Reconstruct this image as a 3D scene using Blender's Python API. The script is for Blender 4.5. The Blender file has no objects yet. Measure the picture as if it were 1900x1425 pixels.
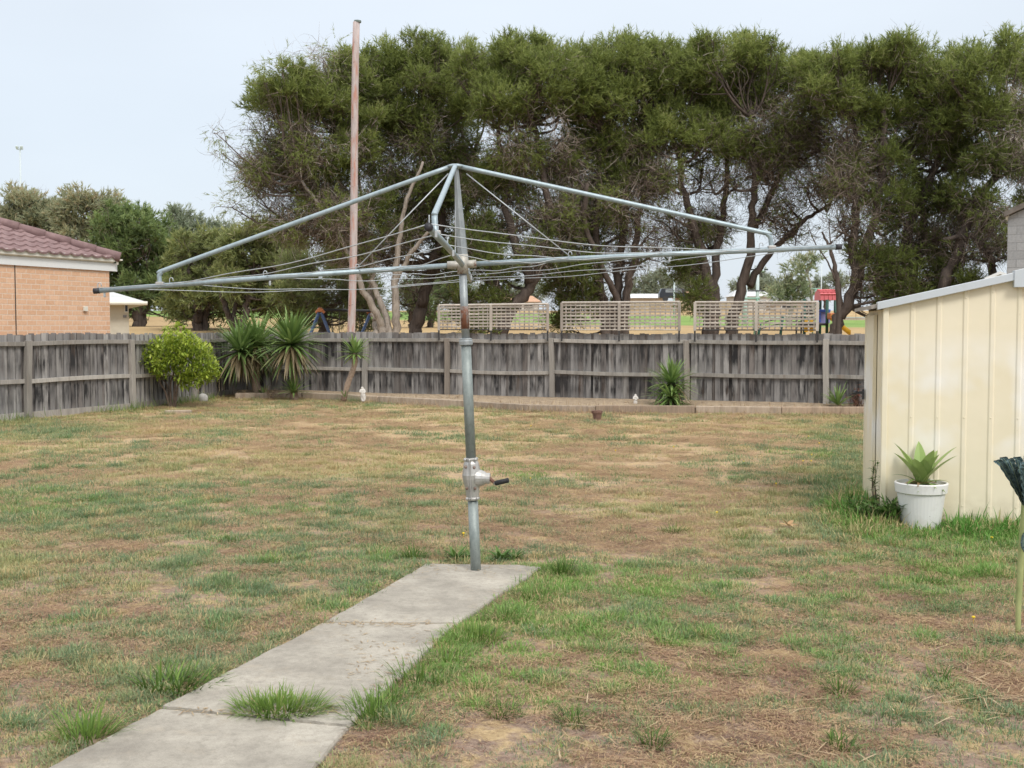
import bpy, bmesh, math, random
import numpy as np
from mathutils import Vector, Matrix

S = bpy.context.scene
C = S.collection
PI = math.pi
R = math.radians
random.seed(7)
RNG = np.random.default_rng(11)

# ------------------------------------------------------------------ camera
CAMH, F, PITCH = 1.62, 2150.0, R(2.862)      # eye height, focal length in pixels of the 1900 px frame, tilt down
cam_d = bpy.data.cameras.new('camera')
cam = bpy.data.objects.new('camera', cam_d)
C.objects.link(cam)
cam.location = (0, 0, CAMH)
cam.rotation_euler = (PI / 2 - PITCH, 0, 0)
cam_d.sensor_width = 36.0
cam_d.lens = 36.0 * F / 1900
cam_d.clip_start, cam_d.clip_end = 0.1, 3000
cam_d.dof.use_dof = True
cam_d.dof.focus_distance = 8.0
cam_d.dof.aperture_fstop = 9.0
S.camera = cam

# ------------------------------------------------------------------ sky and sun
SUN_EL, SUN_AZ = R(46), R(152)               # behind the camera to the right, thinly veiled
w = bpy.data.worlds.new('World')
S.world = w
w.use_nodes = True
nt = w.node_tree
nt.nodes.clear()
out = nt.nodes.new('ShaderNodeOutputWorld')
bg = nt.nodes.new('ShaderNodeBackground')
bg.inputs['Strength'].default_value = 0.1
sky = nt.nodes.new('ShaderNodeTexSky')
sky.sky_type = 'NISHITA'
sky.sun_disc = False
sky.sun_elevation = SUN_EL
sky.sun_rotation = SUN_AZ
sky.air_density, sky.dust_density = 1.0, 2.0
tc = nt.nodes.new('ShaderNodeTexCoord')
sep = nt.nodes.new('ShaderNodeSeparateXYZ')
nt.links.new(tc.outputs['Generated'], sep.inputs[0])
ramp = nt.nodes.new('ShaderNodeValToRGB')    # overcast sheet: paler low down, brighter overhead
e = ramp.color_ramp.elements
e[0].position, e[0].color = 0.0, (0.530, 0.578, 0.630, 1)
e[1].position, e[1].color = 1.0, (1.47, 1.455, 1.43, 1)
k = ramp.color_ramp.elements.new(0.16); k.color = (0.532, 0.584, 0.640, 1)
k = ramp.color_ramp.elements.new(0.32); k.color = (0.60, 0.645, 0.695, 1)
nt.links.new(sep.outputs['Z'], ramp.inputs[0])
cn = nt.nodes.new('ShaderNodeTexNoise')
cn.inputs['Scale'].default_value = 2.2
cn.inputs['Detail'].default_value = 4
mpw = nt.nodes.new('ShaderNodeMapping')
mpw.inputs['Scale'].default_value = (1, 1, 3)
nt.links.new(tc.outputs['Generated'], mpw.inputs[0])
nt.links.new(mpw.outputs[0], cn.inputs['Vector'])
mr = nt.nodes.new('ShaderNodeMapRange')
mr.inputs[1].default_value, mr.inputs[2].default_value = 0.3, 0.7
mr.inputs[3].default_value, mr.inputs[4].default_value = 10.4, 11.4
nt.links.new(cn.outputs['Fac'], mr.inputs[0])
vm = nt.nodes.new('ShaderNodeVectorMath')
vm.operation = 'SCALE'
nt.links.new(ramp.outputs[0], vm.inputs[0])
nt.links.new(mr.outputs[0], vm.inputs['Scale'])
mx = nt.nodes.new('ShaderNodeMixRGB')
mx.inputs[0].default_value = 0.86
nt.links.new(sky.outputs[0], mx.inputs[1])
nt.links.new(vm.outputs[0], mx.inputs[2])
nt.links.new(mx.outputs[0], bg.inputs['Color'])
nt.links.new(bg.outputs[0], out.inputs['Surface'])

sl = bpy.data.lights.new('sun', 'SUN')
sl.energy = 1.5
sl.angle = R(16)
sl.color = (1.0, 0.96, 0.90)
so = bpy.data.objects.new('sun', sl)
C.objects.link(so)
# light travels away from the sun's place in the sky
d = Vector((math.sin(SUN_AZ) * math.cos(SUN_EL), math.cos(SUN_AZ) * math.cos(SUN_EL), math.sin(SUN_EL)))
so.rotation_euler = (-d).to_track_quat('-Z', 'Y').to_euler()

S.view_settings.view_transform = 'Standard'
S.view_settings.look = 'None'
S.view_settings.exposure = 0.5
S.view_settings.gamma = 1.0
S.cycles.max_bounces = 8
S.cycles.diffuse_bounces = 5
S.cycles.transparent_max_bounces = 4

# ------------------------------------------------------------------ helpers
CP, SP = math.cos(PITCH), math.sin(PITCH)

def ray(x, y):
    a, b = (x - 950) / F, -(y - 712.5) / F
    return np.array([a, CP + b * SP, -SP + b * CP])

def at(x, y, Y):
    """the point of the place that is Y metres away along this line of sight"""
    r_ = ray(x, y)
    return np.array([0, 0, CAMH]) + r_ * (Y / r_[1])

def gp(x, y, z=0.0):
    r_ = ray(x, y)
    return np.array([0, 0, CAMH]) + r_ * ((z - CAMH) / r_[2])

def to_px(P):
    P = np.atleast_2d(np.asarray(P, float))
    q = P - np.array([0, 0, CAMH])
    zc = q[:, 1] * CP - q[:, 2] * SP
    yc = q[:, 1] * SP + q[:, 2] * CP
    return 950 + F * q[:, 0] / zc, 712.5 - F * yc / zc

def terrain(y):
    return np.interp(y, [-60, 29, 40, 60, 100, 150, 300, 900], [0, 0, 0.35, 1.5, 1.75, 3.6, 4.0, 6.0])

def unit(v):
    v = np.asarray(v, float)
    return v / (np.linalg.norm(v) + 1e-12)

class MB:
    """collects shapes that become ONE mesh object"""
    def __init__(s):
        s.v, s.f, s.n, s.a = [], [], 0, []
    def add(s, v, f, tint=None):
        v = np.asarray(v, float).reshape(-1, 3)
        s.v.append(v)
        s.f.extend([tuple(i + s.n for i in q) for q in f])
        s.a.append(np.full(len(v), random.random() if tint is None else tint))
        s.n += len(v)
        return s
    def box(s, c, size, M=None, tint=None, taper=1.0):
        x, y, z = [q / 2 for q in size]
        v = np.array([[-x, -y, -z], [x, -y, -z], [x, y, -z], [-x, y, -z],
                      [-x * taper, -y * taper, z], [x * taper, -y * taper, z], [x * taper, y * taper, z], [-x * taper, y * taper, z]])
        if M is not None:
            v = v @ np.asarray(M, float).T
        return s.add(v + np.asarray(c, float), [(0, 3, 2, 1), (4, 5, 6, 7), (0, 1, 5, 4), (1, 2, 6, 5), (2, 3, 7, 6), (3, 0, 4, 7)], tint)
    def tube(s, pts, rad, n=10, caps=True, tint=None, flat=1.0):
        P = np.asarray(pts, float)
        m = len(P)
        rad = np.full(m, rad) if np.isscalar(rad) else np.asarray(rad, float)
        T = np.gradient(P, axis=0)
        T /= np.linalg.norm(T, axis=1)[:, None] + 1e-12
        up = np.array([0, 0, 1.0]) if abs(T[0][2]) < 0.9 else np.array([1.0, 0, 0])
        u = unit(np.cross(up, T[0]))
        V = []
        ang = np.arange(n) * 2 * PI / n
        for i in range(m):
            u = unit(u - T[i] * np.dot(u, T[i]))
            w_ = np.cross(T[i], u)
            V.append(P[i] + rad[i] * (np.cos(ang)[:, None] * u + np.sin(ang)[:, None] * w_ * flat))
        f = []
        for i in range(m - 1):
            for j in range(n):
                k_ = (j + 1) % n
                f.append((i * n + j, i * n + k_, (i + 1) * n + k_, (i + 1) * n + j))
        if caps:
            f.append(tuple(range(n - 1, -1, -1)))
            f.append(tuple(range((m - 1) * n, m * n)))
        return s.add(np.concatenate(V), f, tint)
    def lathe(s, c, prof, n=20, tint=None, axis=None):
        ang = np.arange(n) * 2 * PI / n
        V = np.concatenate([np.stack([r_ * np.cos(ang), r_ * np.sin(ang), np.full(n, z)], 1) for r_, z in prof])
        if axis is not None:
            V = V @ np.array(Vector((0, 0, 1)).rotation_difference(Vector(axis)).to_matrix()).T
        m = len(prof)
        f = []
        for i in range(m - 1):
            for j in range(n):
                k_ = (j + 1) % n
                f.append((i * n + j, i * n + k_, (i + 1) * n + k_, (i + 1) * n + j))
        f.append(tuple(range(n - 1, -1, -1)))
        f.append(tuple(range((m - 1) * n, m * n)))
        return s.add(V + np.asarray(c, float), f, tint)
    def ball(s, c, r_, n=12, tint=None, M=None):
        r_ = np.full(3, r_) if np.isscalar(r_) else np.asarray(r_, float)
        V, f = [], []
        for i in range(n // 2 + 1):
            th = PI * i / (n // 2)
            for j in range(n):
                V.append([math.sin(th) * math.cos(2 * PI * j / n), math.sin(th) * math.sin(2 * PI * j / n), math.cos(th)])
        for i in range(n // 2):
            for j in range(n):
                k_ = (j + 1) % n
                f.append((i * n + j, (i + 1) * n + j, (i + 1) * n + k_, i * n + k_))
        V = np.array(V) * r_
        if M is not None:
            V = V @ np.asarray(M, float).T
        return s.add(V + np.asarray(c, float), f, tint)
    def build(s, name, mat, parent=None, smooth=False, bevel=0.0):
        me = bpy.data.meshes.new(name)
        V = np.concatenate(s.v)
        me.from_pydata(V.tolist(), [], s.f)
        at_ = me.attributes.new('tint', 'FLOAT', 'POINT')
        at_.data.foreach_set('value', np.concatenate(s.a).astype(np.float32))
        if smooth:
            me.polygons.foreach_set('use_smooth', [True] * len(me.polygons))
        return link(name, me, mat, parent, bevel)

def link(name, me, mat, parent=None, bevel=0.0):
    o = bpy.data.objects.new(name, me)
    C.objects.link(o)
    if mat is not None:
        me.materials.append(mat)
    if parent is not None:
        o.parent = parent
        o.matrix_parent_inverse = (parent.matrix_basis).inverted()
    if bevel:
        b = o.modifiers.new('bevel', 'BEVEL')
        b.width, b.segments, b.limit_method = bevel, 2, 'ANGLE'
        b.angle_limit = R(40)
    return o

def fast_mesh(name, V, nper, mat, parent=None, tint=None):
    """many separate small faces of nper corners each, as one mesh"""
    V = np.asarray(V, np.float32).reshape(-1, 3)
    n = len(V)
    m = n // nper
    me = bpy.data.meshes.new(name)
    me.vertices.add(n)
    me.vertices.foreach_set('co', V.ravel())
    me.loops.add(n)
    me.loops.foreach_set('vertex_index', np.arange(n, dtype=np.int32))
    me.polygons.add(m)
    me.polygons.foreach_set('loop_start', (np.arange(m) * nper).astype(np.int32))
    me.update(calc_edges=True)
    if tint is not None:
        a = me.attributes.new('tint', 'FLOAT', 'POINT')
        a.data.foreach_set('value', np.repeat(np.asarray(tint, np.float32), nper))
    return link(name, me, mat, parent)

def tag(o, label=None, cat=None, group=None, kind=None):
    if label: o['label'] = label
    if cat: o['category'] = cat
    if group: o['group'] = group
    if kind: o['kind'] = kind
    return o

def thing(name, label, cat, loc=(0, 0, 0), group=None, rz=0.0):
    o = bpy.data.objects.new(name, None)
    C.objects.link(o)
    o.location = tuple(float(q) for q in loc)
    o.rotation_euler = (0, 0, rz)
    o.empty_display_size = 0.2
    o.matrix_basis = Matrix.Translation(o.location) @ Matrix.Rotation(rz, 4, 'Z')
    return tag(o, label, cat, group)

def curve(pts, n=12):
    """smooth curve through the points"""
    P = np.asarray(pts, float)
    if len(P) < 3:
        t = np.linspace(0, 1, n)[:, None]
        return P[0] * (1 - t) + P[-1] * t
    Q = np.vstack([2 * P[0] - P[1], P, 2 * P[-1] - P[-2]])
    o = []
    seg = len(P) - 1
    for u in np.linspace(0, seg - 1e-6, n):
        i = int(u)
        t = u - i
        a, b, c_, d_ = Q[i], Q[i + 1], Q[i + 2], Q[i + 3]
        o.append(0.5 * (2 * b + (c_ - a) * t + (2 * a - 5 * b + 4 * c_ - d_) * t * t + (3 * b - a - 3 * c_ + d_) * t ** 3))
    return np.array(o)

def vnoise(x, y, seed=0):
    xi, yi = np.floor(x).astype(np.int64), np.floor(y).astype(np.int64)
    fx, fy = x - xi, y - yi
    fx, fy = fx * fx * (3 - 2 * fx), fy * fy * (3 - 2 * fy)
    def h(a, b):
        n = (a * 374761393 + b * 668265263 + seed * 974711) & 0x7fffffff
        n = ((n ^ (n >> 13)) * 1274126177) & 0x7fffffff
        return ((n ^ (n >> 16)) & 0xffff) / 65535.0
    return (h(xi, yi) * (1 - fx) + h(xi + 1, yi) * fx) * (1 - fy) + (h(xi, yi + 1) * (1 - fx) + h(xi + 1, yi + 1) * fx) * fy

def fbm(x, y, seed=0, o=4):
    s, a, t = 0, 1.0, 0
    for i in range(o):
        s = s + a * vnoise(x * 2 ** i, y * 2 ** i, seed + i)
        t += a
        a *= 0.5
    return s / t

# ------------------------------------------------------------------ materials
class NB:
    def __init__(s, name):
        s.m = bpy.data.materials.new(name)
        s.m.use_nodes = True
        s.t = s.m.node_tree
        s.t.nodes.clear()
        s.out = s.t.nodes.new('ShaderNodeOutputMaterial')
        s.p = s.t.nodes.new('ShaderNodeBsdfPrincipled')
        s.p.inputs['Roughness'].default_value = 0.8
        s.p.inputs['Specular IOR Level'].default_value = 0.3
        s.t.links.new(s.p.outputs[0], s.out.inputs[0])
        s.tc = s.t.nodes.new('ShaderNodeTexCoord')
    def L(s, a, b):
        s.t.links.new(a, b)
    def node(s, t, **k):
        n = s.t.nodes.new(t)
        for q, v in k.items():
            setattr(n, q, v)
        return n
    def noise(s, scale=5, detail=4, rough=0.6, stretch=(1, 1, 1), vec=None, off=(0, 0, 0)):
        mp = s.node('ShaderNodeMapping')
        mp.inputs['Scale'].default_value = stretch
        mp.inputs['Location'].default_value = off
        s.L(vec or s.tc.outputs['Object'], mp.inputs[0])
        n = s.node('ShaderNodeTexNoise')
        n.inputs['Scale'].default_value = scale
        n.inputs['Detail'].default_value = detail
        n.inputs['Roughness'].default_value = rough
        s.L(mp.outputs[0], n.inputs['Vector'])
        return n.outputs['Fac']
    def attr(s, name, typ='GEOMETRY'):
        n = s.node('ShaderNodeAttribute', attribute_name=name, attribute_type=typ)
        return n
    def ramp(s, fac, stops, interp='LINEAR'):
        n = s.node('ShaderNodeValToRGB')
        n.color_ramp.interpolation = interp
        e = n.color_ramp.elements
        while len(e) < len(stops):
            e.new(0.5)
        for q, (p, c) in zip(e, stops):
            q.position = p
            q.color = (*c, 1) if len(c) == 3 else c
        s.L(fac, n.inputs[0])
        return n.outputs[0]
    def mix(s, fac, a, b, mode='MIX'):
        n = s.node('ShaderNodeMixRGB', blend_type=mode)
        for i, q in ((0, fac), (1, a), (2, b)):
            if isinstance(q, (int, float)):
                n.inputs[i].default_value = q if i == 0 else (q, q, q, 1)
            elif isinstance(q, tuple):
                n.inputs[i].default_value = (*q, 1)
            else:
                s.L(q, n.inputs[i])
        return n.outputs[0]
    def math(s, op, a, b=0.0, clamp=False):
        n = s.node('ShaderNodeMath', operation=op, use_clamp=clamp)
        for i, q in enumerate((a, b)):
            if isinstance(q, (int, float)):
                n.inputs[i].default_value = q
            else:
                s.L(q, n.inputs[i])
        return n.outputs[0]
    def band(s, v, a, b, c=0.0, d_=1.0):
        n = s.node('ShaderNodeMapRange')
        s.L(v, n.inputs[0])
        for i, q in enumerate((a, b, c, d_)):
            n.inputs[i + 1].default_value = q
        return n.outputs[0]
    def bump(s, h, strength=0.4, dist=0.01):
        b = s.node('ShaderNodeBump')
        b.inputs['Strength'].default_value = strength
        b.inputs['Distance'].default_value = dist
        s.L(h, b.inputs['Height'])
        s.L(b.outputs[0], s.p.inputs['Normal'])
    def col(s, c):
        s.L(c, s.p.inputs['Base Color']) if not isinstance(c, tuple) else setattr(s.p.inputs['Base Color'], 'default_value', (*c, 1))
    def set(s, **k):
        for q, v in k.items():
            s.p.inputs[q].default_value = v
        return s.m

def mottled(name, c1, c2, scale=6, rough=0.8, bump=0.3, dist=0.004, stretch=(1, 1, 1), metal=0.0, lo=0.3, hi=0.7, spec=0.3):
    b = NB(name)
    n = b.noise(scale, 5, 0.65, stretch)
    b.col(b.ramp(n, [(lo, c1), (hi, c2)]))
    if bump:
        b.bump(b.noise(scale * 3, 4, 0.7, stretch), bump, dist)
    b.set(Roughness=rough, Metallic=metal)
    b.p.inputs['Specular IOR Level'].default_value = spec
    return b.m

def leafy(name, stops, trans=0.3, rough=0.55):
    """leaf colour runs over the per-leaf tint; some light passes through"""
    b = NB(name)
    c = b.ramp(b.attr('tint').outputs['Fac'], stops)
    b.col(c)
    b.set(Roughness=rough)
    tr = b.node('ShaderNodeBsdfTranslucent')
    b.L(c, tr.inputs[0])
    ms = b.node('ShaderNodeMixShader')
    ms.inputs[0].default_value = trans
    b.L(b.p.outputs[0], ms.inputs[1])
    b.L(tr.outputs[0], ms.inputs[2])
    b.L(ms.outputs[0], b.out.inputs[0])
    return b.m

def painted(name, c, dirt=(0.2, 0.17, 0.13), amount=0.25, rough=0.45, metal=0.0, scale=9):
    b = NB(name)
    n = b.noise(scale, 6, 0.7)
    m = b.band(n, 0.55, 0.8, 0, amount)
    b.col(b.mix(m, c, dirt))
    b.bump(b.noise(40, 3), 0.08, 0.002)
    return b.set(Roughness=rough, Metallic=metal)

def local(o):
    o.matrix_parent_inverse = Matrix.Identity(4)
    return o

# ------------------------------------------------------------------ lawn cover map (how green, how bare), in plan
BLOBS = [  # place on the lawn (by sight line), half widths, how much greener (+) or drier (-)
    (1150, 1130, 270, 60, .46), (1320, 1190, 200, 40, .32), (1560, 890, 55, 90, 1.0), (1610, 965, 55, 45, 1.0), (1820, 985, 140, 26, 1.2),
    (1790, 1060, 150, 40, .55), (180, 940, 180, 34, .45), (60, 960, 80, 40, .4), (620, 1010, 260, 70, .3), (280, 1200, 260, 110, .32),
    (150, 1330, 220, 100, .35), (830, 1190, 60, 50, .5), (1000, 1090, 50, 40, .5), (700, 1290, 50, 60, .4), (1450, 900, 130, 40, .25),
    (1250, 860, 260, 60, -.4), (700, 800, 500, 50, -.35), (500, 860, 250, 36, .22), (950, 810, 300, 24, .18), (1640, 1340, 330, 90, -.42), (1100, 1370, 300, 60, -.2),
    (1250, 1290, 200, 50, .05), (1300, 1390, 300, 40, -.1), (100, 1130, 160, 40, -.3), (60, 790, 120, 20, .35), (1150, 1000, 160, 40, -.1),
    (230, 800, 200, 14, .4), (1400, 1030, 200, 30, .12), (1200, 1000, 330, 30, -.22), (300, 1120, 160, 30, -.25), (900, 885, 60, 14, -.6)]

def green_at(x, y):
    px, py = to_px(np.stack([x, y, np.zeros_like(x)], 1))
    g = 0.44 + 0.55 * (fbm(x * 0.9, y * 0.9, 3) - 0.5) + 1.05 * (fbm(x * 3.2, y * 3.2, 9, 3) - 0.5)
    for a, b, rx, ry, s in BLOBS:
        g = g + s * np.exp(-((px - a) / rx) ** 2 - ((py - b) / ry) ** 2)
    return np.clip(g - 0.05, 0, 1)

GROUND_UP = .034
# ------------------------------------------------------------------ ground: one sheet to the horizon
def make_ground():
    xs = np.concatenate([[-900, -400, -200, -120, -80, -50, -35, -25, -18], np.arange(-14, 14.01, 0.14), [18, 25, 35, 50, 80, 120, 200, 400, 900]])
    ys = np.concatenate([[-60, -20, -5, 0], np.arange(2, 30.01, 0.14), np.arange(31, 60, 1.0), np.arange(60, 155, 2.5), [160, 180, 220, 300, 500, 1200]])
    X, Y = np.meshgrid(xs, ys)
    x, y = X.ravel(), Y.ravel()
    z = terrain(y) + np.where(y < 30, 0.035 * (fbm(x * 1.3, y * 1.3, 5) - 0.55) + 0.02 * (fbm(x * 5, y * 5, 6, 2) - .5), 0)
    z = z - 0.02 + GROUND_UP
    nx, ny = len(xs), len(ys)
    i = np.arange(nx * ny).reshape(ny, nx)
    f = np.stack([i[:-1, :-1], i[:-1, 1:], i[1:, 1:], i[1:, :-1]], -1).reshape(-1, 4)
    me = bpy.data.meshes.new('ground')
    me.from_pydata(np.stack([x, y, z], 1).tolist(), [], f.tolist())
    me.polygons.foreach_set('use_smooth', [True] * len(me.polygons))
    g = green_at(x, y)
    # the sports field beyond the fence: a watered green belt between dry margins
    u = x / np.maximum(y, 1)
    near, far = np.interp(u, [-.3, 0, .3], [122, 104, 60]), np.interp(u, [-.3, 0, .3], [150, 136, 112])
    field = np.clip((y - near) / 4, 0, 1) * np.clip((far + 6 - y) / 6, 0, 1)
    for n, v in (('green', np.where(y < 30, g, 0)), ('field', np.where(y > 30, field, 0)), ('beyond', (y > 30).astype(float))):
        a = me.attributes.new(n, 'FLOAT', 'POINT')
        a.data.foreach_set('value', v.astype(np.float32))
    b = NB('dry lawn soil')
    fine = b.noise(38, 6, 0.75)
    med = b.noise(7, 5, 0.65, off=(3, 1, 0))
    grit = b.noise(160, 4, 0.8)
    soil = b.ramp(fine, [(.28, (.13, .088, .068)), (.5, (.30, .212, .160)), (.72, (.43, .325, .250))])
    straw = b.ramp(fine, [(.3, (.29, .200, .105)), (.55, (.50, .365, .20)), (.75, (.60, .46, .28))])
    base = b.mix(b.band(med, .46, .60), soil, straw)
    far_y = b.node('ShaderNodeSeparateXYZ')
    b.L(b.tc.outputs['Object'], far_y.inputs[0])
    base = b.mix(b.band(far_y.outputs['Y'], 6, 17, 0, .75), base, straw)
    grn = b.ramp(fine, [(.3, (.10, .115, .04)), (.7, (.26, .27, .10))])
    gm = b.band(b.math('ADD', b.attr('green').outputs['Fac'], b.math('MULTIPLY', b.math('SUBTRACT', med, .5), .8)), .45, 1.0, 0, .7)
    lawn = b.mix(gm, base, grn)
    lawn = b.mix(.35, lawn, b.ramp(grit, [(.3, (.25, .25, .25)), (.7, (.75, .75, .75))]), 'OVERLAY')
    big = b.noise(.12, 4, .6)
    dry = b.ramp(big, [(.35, (.30, .20, .095)), (.65, (.42, .30, .15))])
    fld = b.mix(b.attr('field').outputs['Fac'], dry, b.ramp(big, [(.35, (.13, .22, .045)), (.65, (.20, .29, .07))]))
    b.col(b.mix(b.attr('beyond').outputs['Fac'], lawn, fld))
    b.bump(b.mix(.5, fine, grit), .9, .02)
    me.materials.append(b.set(Roughness=.95))
    o = bpy.data.objects.new('ground', me)
    C.objects.link(o)
    tag(o, kind='structure')
make_ground()

# ------------------------------------------------------------------ concrete path: three slabs
def slab_outline(pts, step=0.025, seed=0, rough=0.006):
    P = np.array(pts)
    o = []
    for i in range(len(P)):
        a, b = P[i], P[(i + 1) % len(P)]
        n = max(2, int(np.linalg.norm(b - a) / step))
        for t in np.arange(n) / n:
            q = a + (b - a) * t
            k_ = (vnoise(np.array([q[0] * 9]), np.array([q[1] * 9]), seed)[0] - .5) * 2 * rough
            m = unit(np.array([-(b - a)[1], (b - a)[0], 0]))
            k_ += (vnoise(np.array([q[0] * 45]), np.array([q[1] * 45]), seed + 5)[0] - .5) * .008
            o.append(q + m * k_)
    return np.array(o)

SLABS_PX = [[(606, 1153), (846, 1155), (1002, 1052), (960, 1048), (792, 1046)],
            [(302, 1311), (646, 1345), (843, 1159), (600, 1157)],
            [(-190, 1570), (452, 1570), (643, 1349), (299, 1315)]]
SLABS = [[gp(x, y, 0.03) for x, y in s] for s in SLABS_PX]
def make_path():
    b = NB('weathered concrete')
    n1, n2, n3 = b.noise(2.2, 6, .7), b.noise(24, 5, .75), b.noise(190, 4, .85)
    c = b.ramp(n1, [(.3, (.215, .195, .165)), (.5, (.325, .298, .252)), (.70, (.43, .395, .335))])
    c = b.mix(b.band(n2, .47, .70, 0, .6), c, (.20, .18, .15))
    c = b.mix(b.band(b.noise(5, 5, .7, off=(7, 2, 0)), .56, .70, 0, .4), c, (.36, .305, .23))
    c = b.mix(.45, c, b.ramp(n3, [(.3, (.3, .3, .3)), (.7, (.72, .72, .72))]), 'OVERLAY')
    c = b.mix(b.band(b.noise(70, 2, .5, off=(1, 4, 0)), .74, .76, 0, .6), c, (.12, .10, .085))
    b.col(c)
    b.bump(b.mix(.6, n2, n3), .5, .006)
    m = b.set(Roughness=.9)
    root = None
    root = bpy.data.objects.new('path', None)
    C.objects.link(root)
    tag(root, kind='structure')
    for i, s in enumerate(SLABS):
        o = slab_outline(s, seed=i)
        n = len(o)
        tilt = (0.0, 0.003, 0.0)[i]
        bm = bmesh.new()
        top = [bm.verts.new((p[0], p[1], 0.03 + tilt)) for p in o]
        mid = [bm.verts.new((p[0] + 0.004, p[1], 0.02 + tilt)) for p in (o + (o - o.mean(0)) * .004)]
        low = [bm.verts.new((p[0], p[1], -0.08)) for p in (o + (o - o.mean(0)) * .006)]
        bm.faces.new(top)
        for a, c_ in ((mid, top), (low, mid)):
            for j in range(n):
                bm.faces.new((a[j], a[(j + 1) % n], c_[(j + 1) % n], c_[j]))
        bmesh.ops.recalc_face_normals(bm, faces=bm.faces)
        me = bpy.data.meshes.new('slab')
        bm.to_mesh(me)
        bm.free()
        link('slab', me, m, root)
make_path()

# ------------------------------------------------------------------ paling fences
def wood(name, light, mid, dark, brown, band=True):
    b = NB(name)
    t = b.attr('tint').outputs['Fac']
    sp_ = b.node('ShaderNodeSeparateXYZ')
    b.L(b.tc.outputs['Object'], sp_.inputs[0])
    cx = b.node('ShaderNodeCombineXYZ')
    b.L(b.math('ADD', sp_.outputs['X'], b.math('MULTIPLY', t, 37.0)), cx.inputs[0])
    b.L(sp_.outputs['Y'], cx.inputs[1])
    b.L(sp_.outputs['Z'], cx.inputs[2])
    v = cx.outputs[0]
    st = b.noise(8.5, 5, .6, (1, 1, .13), v)
    fi = b.noise(70, 4, .7, (1, 1, .05), v)
    bl = b.noise(4.2, 4, .6, (1.3, 1.3, .45), v)
    c = b.ramp(t, [(0, mid), (.45, light), (.75, mid), (1, tuple(.5 * (p + q) for p, q in zip(mid, brown)))])
    dk = b.band(st, .44, .62)
    if band:   # weathering: the boards stay pale at the head, above the rails and by the soil, and blacken between
        z = sp_.outputs['Z']
        m1 = b.math('MULTIPLY', b.band(z, .10, .34), b.band(z, .62, .54))
        m2 = b.math('MULTIPLY', b.band(z, .70, .98), b.band(z, 1.30, 1.22))
        wet = b.math('ADD', b.math('ADD', m1, m2, True), .16, True)
        dk = b.math('MULTIPLY', b.math('ADD', b.math('MULTIPLY', dk, .78), b.band(bl, .42, .64, 0, .62), True), wet)
    else:
        dk = b.math('MULTIPLY', dk, .35)
    dk = b.math('MULTIPLY', dk, b.band(b.math('FRACT', b.math('MULTIPLY', t, 7.31)), 0, 1, .62, 1.25), True)
    c = b.mix(dk, c, dark)
    c = b.mix(1.0, c, b.ramp(b.math('FRACT', b.math('MULTIPLY', t, 13.7)), [(0, (.80, .79, .78)), (.5, (1, 1, 1)), (1, (1.2, 1.19, 1.18))]), 'MULTIPLY')
    c = b.mix(b.math('MULTIPLY', b.band(b.noise(6, 3, .6, (1, 1, .2), v), .56, .7, 0, .55), b.band(st, .4, .6)), c, brown)
    c = b.mix(.5, c, b.ramp(fi, [(.25, (.28, .28, .28)), (.75, (.75, .75, .75))]), 'OVERLAY')
    b.col(c)
    b.bump(fi, .5, .004)
    return b.set(Roughness=.92)
M_PAL = wood('weathered palings', (.33, .315, .30), (.21, .20, .195), (.026, .025, .026), (.10, .068, .048))
M_RAIL = wood('weathered rails', (.34, .32, .29), (.27, .25, .225), (.09, .08, .07), (.20, .15, .11), False)

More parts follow.
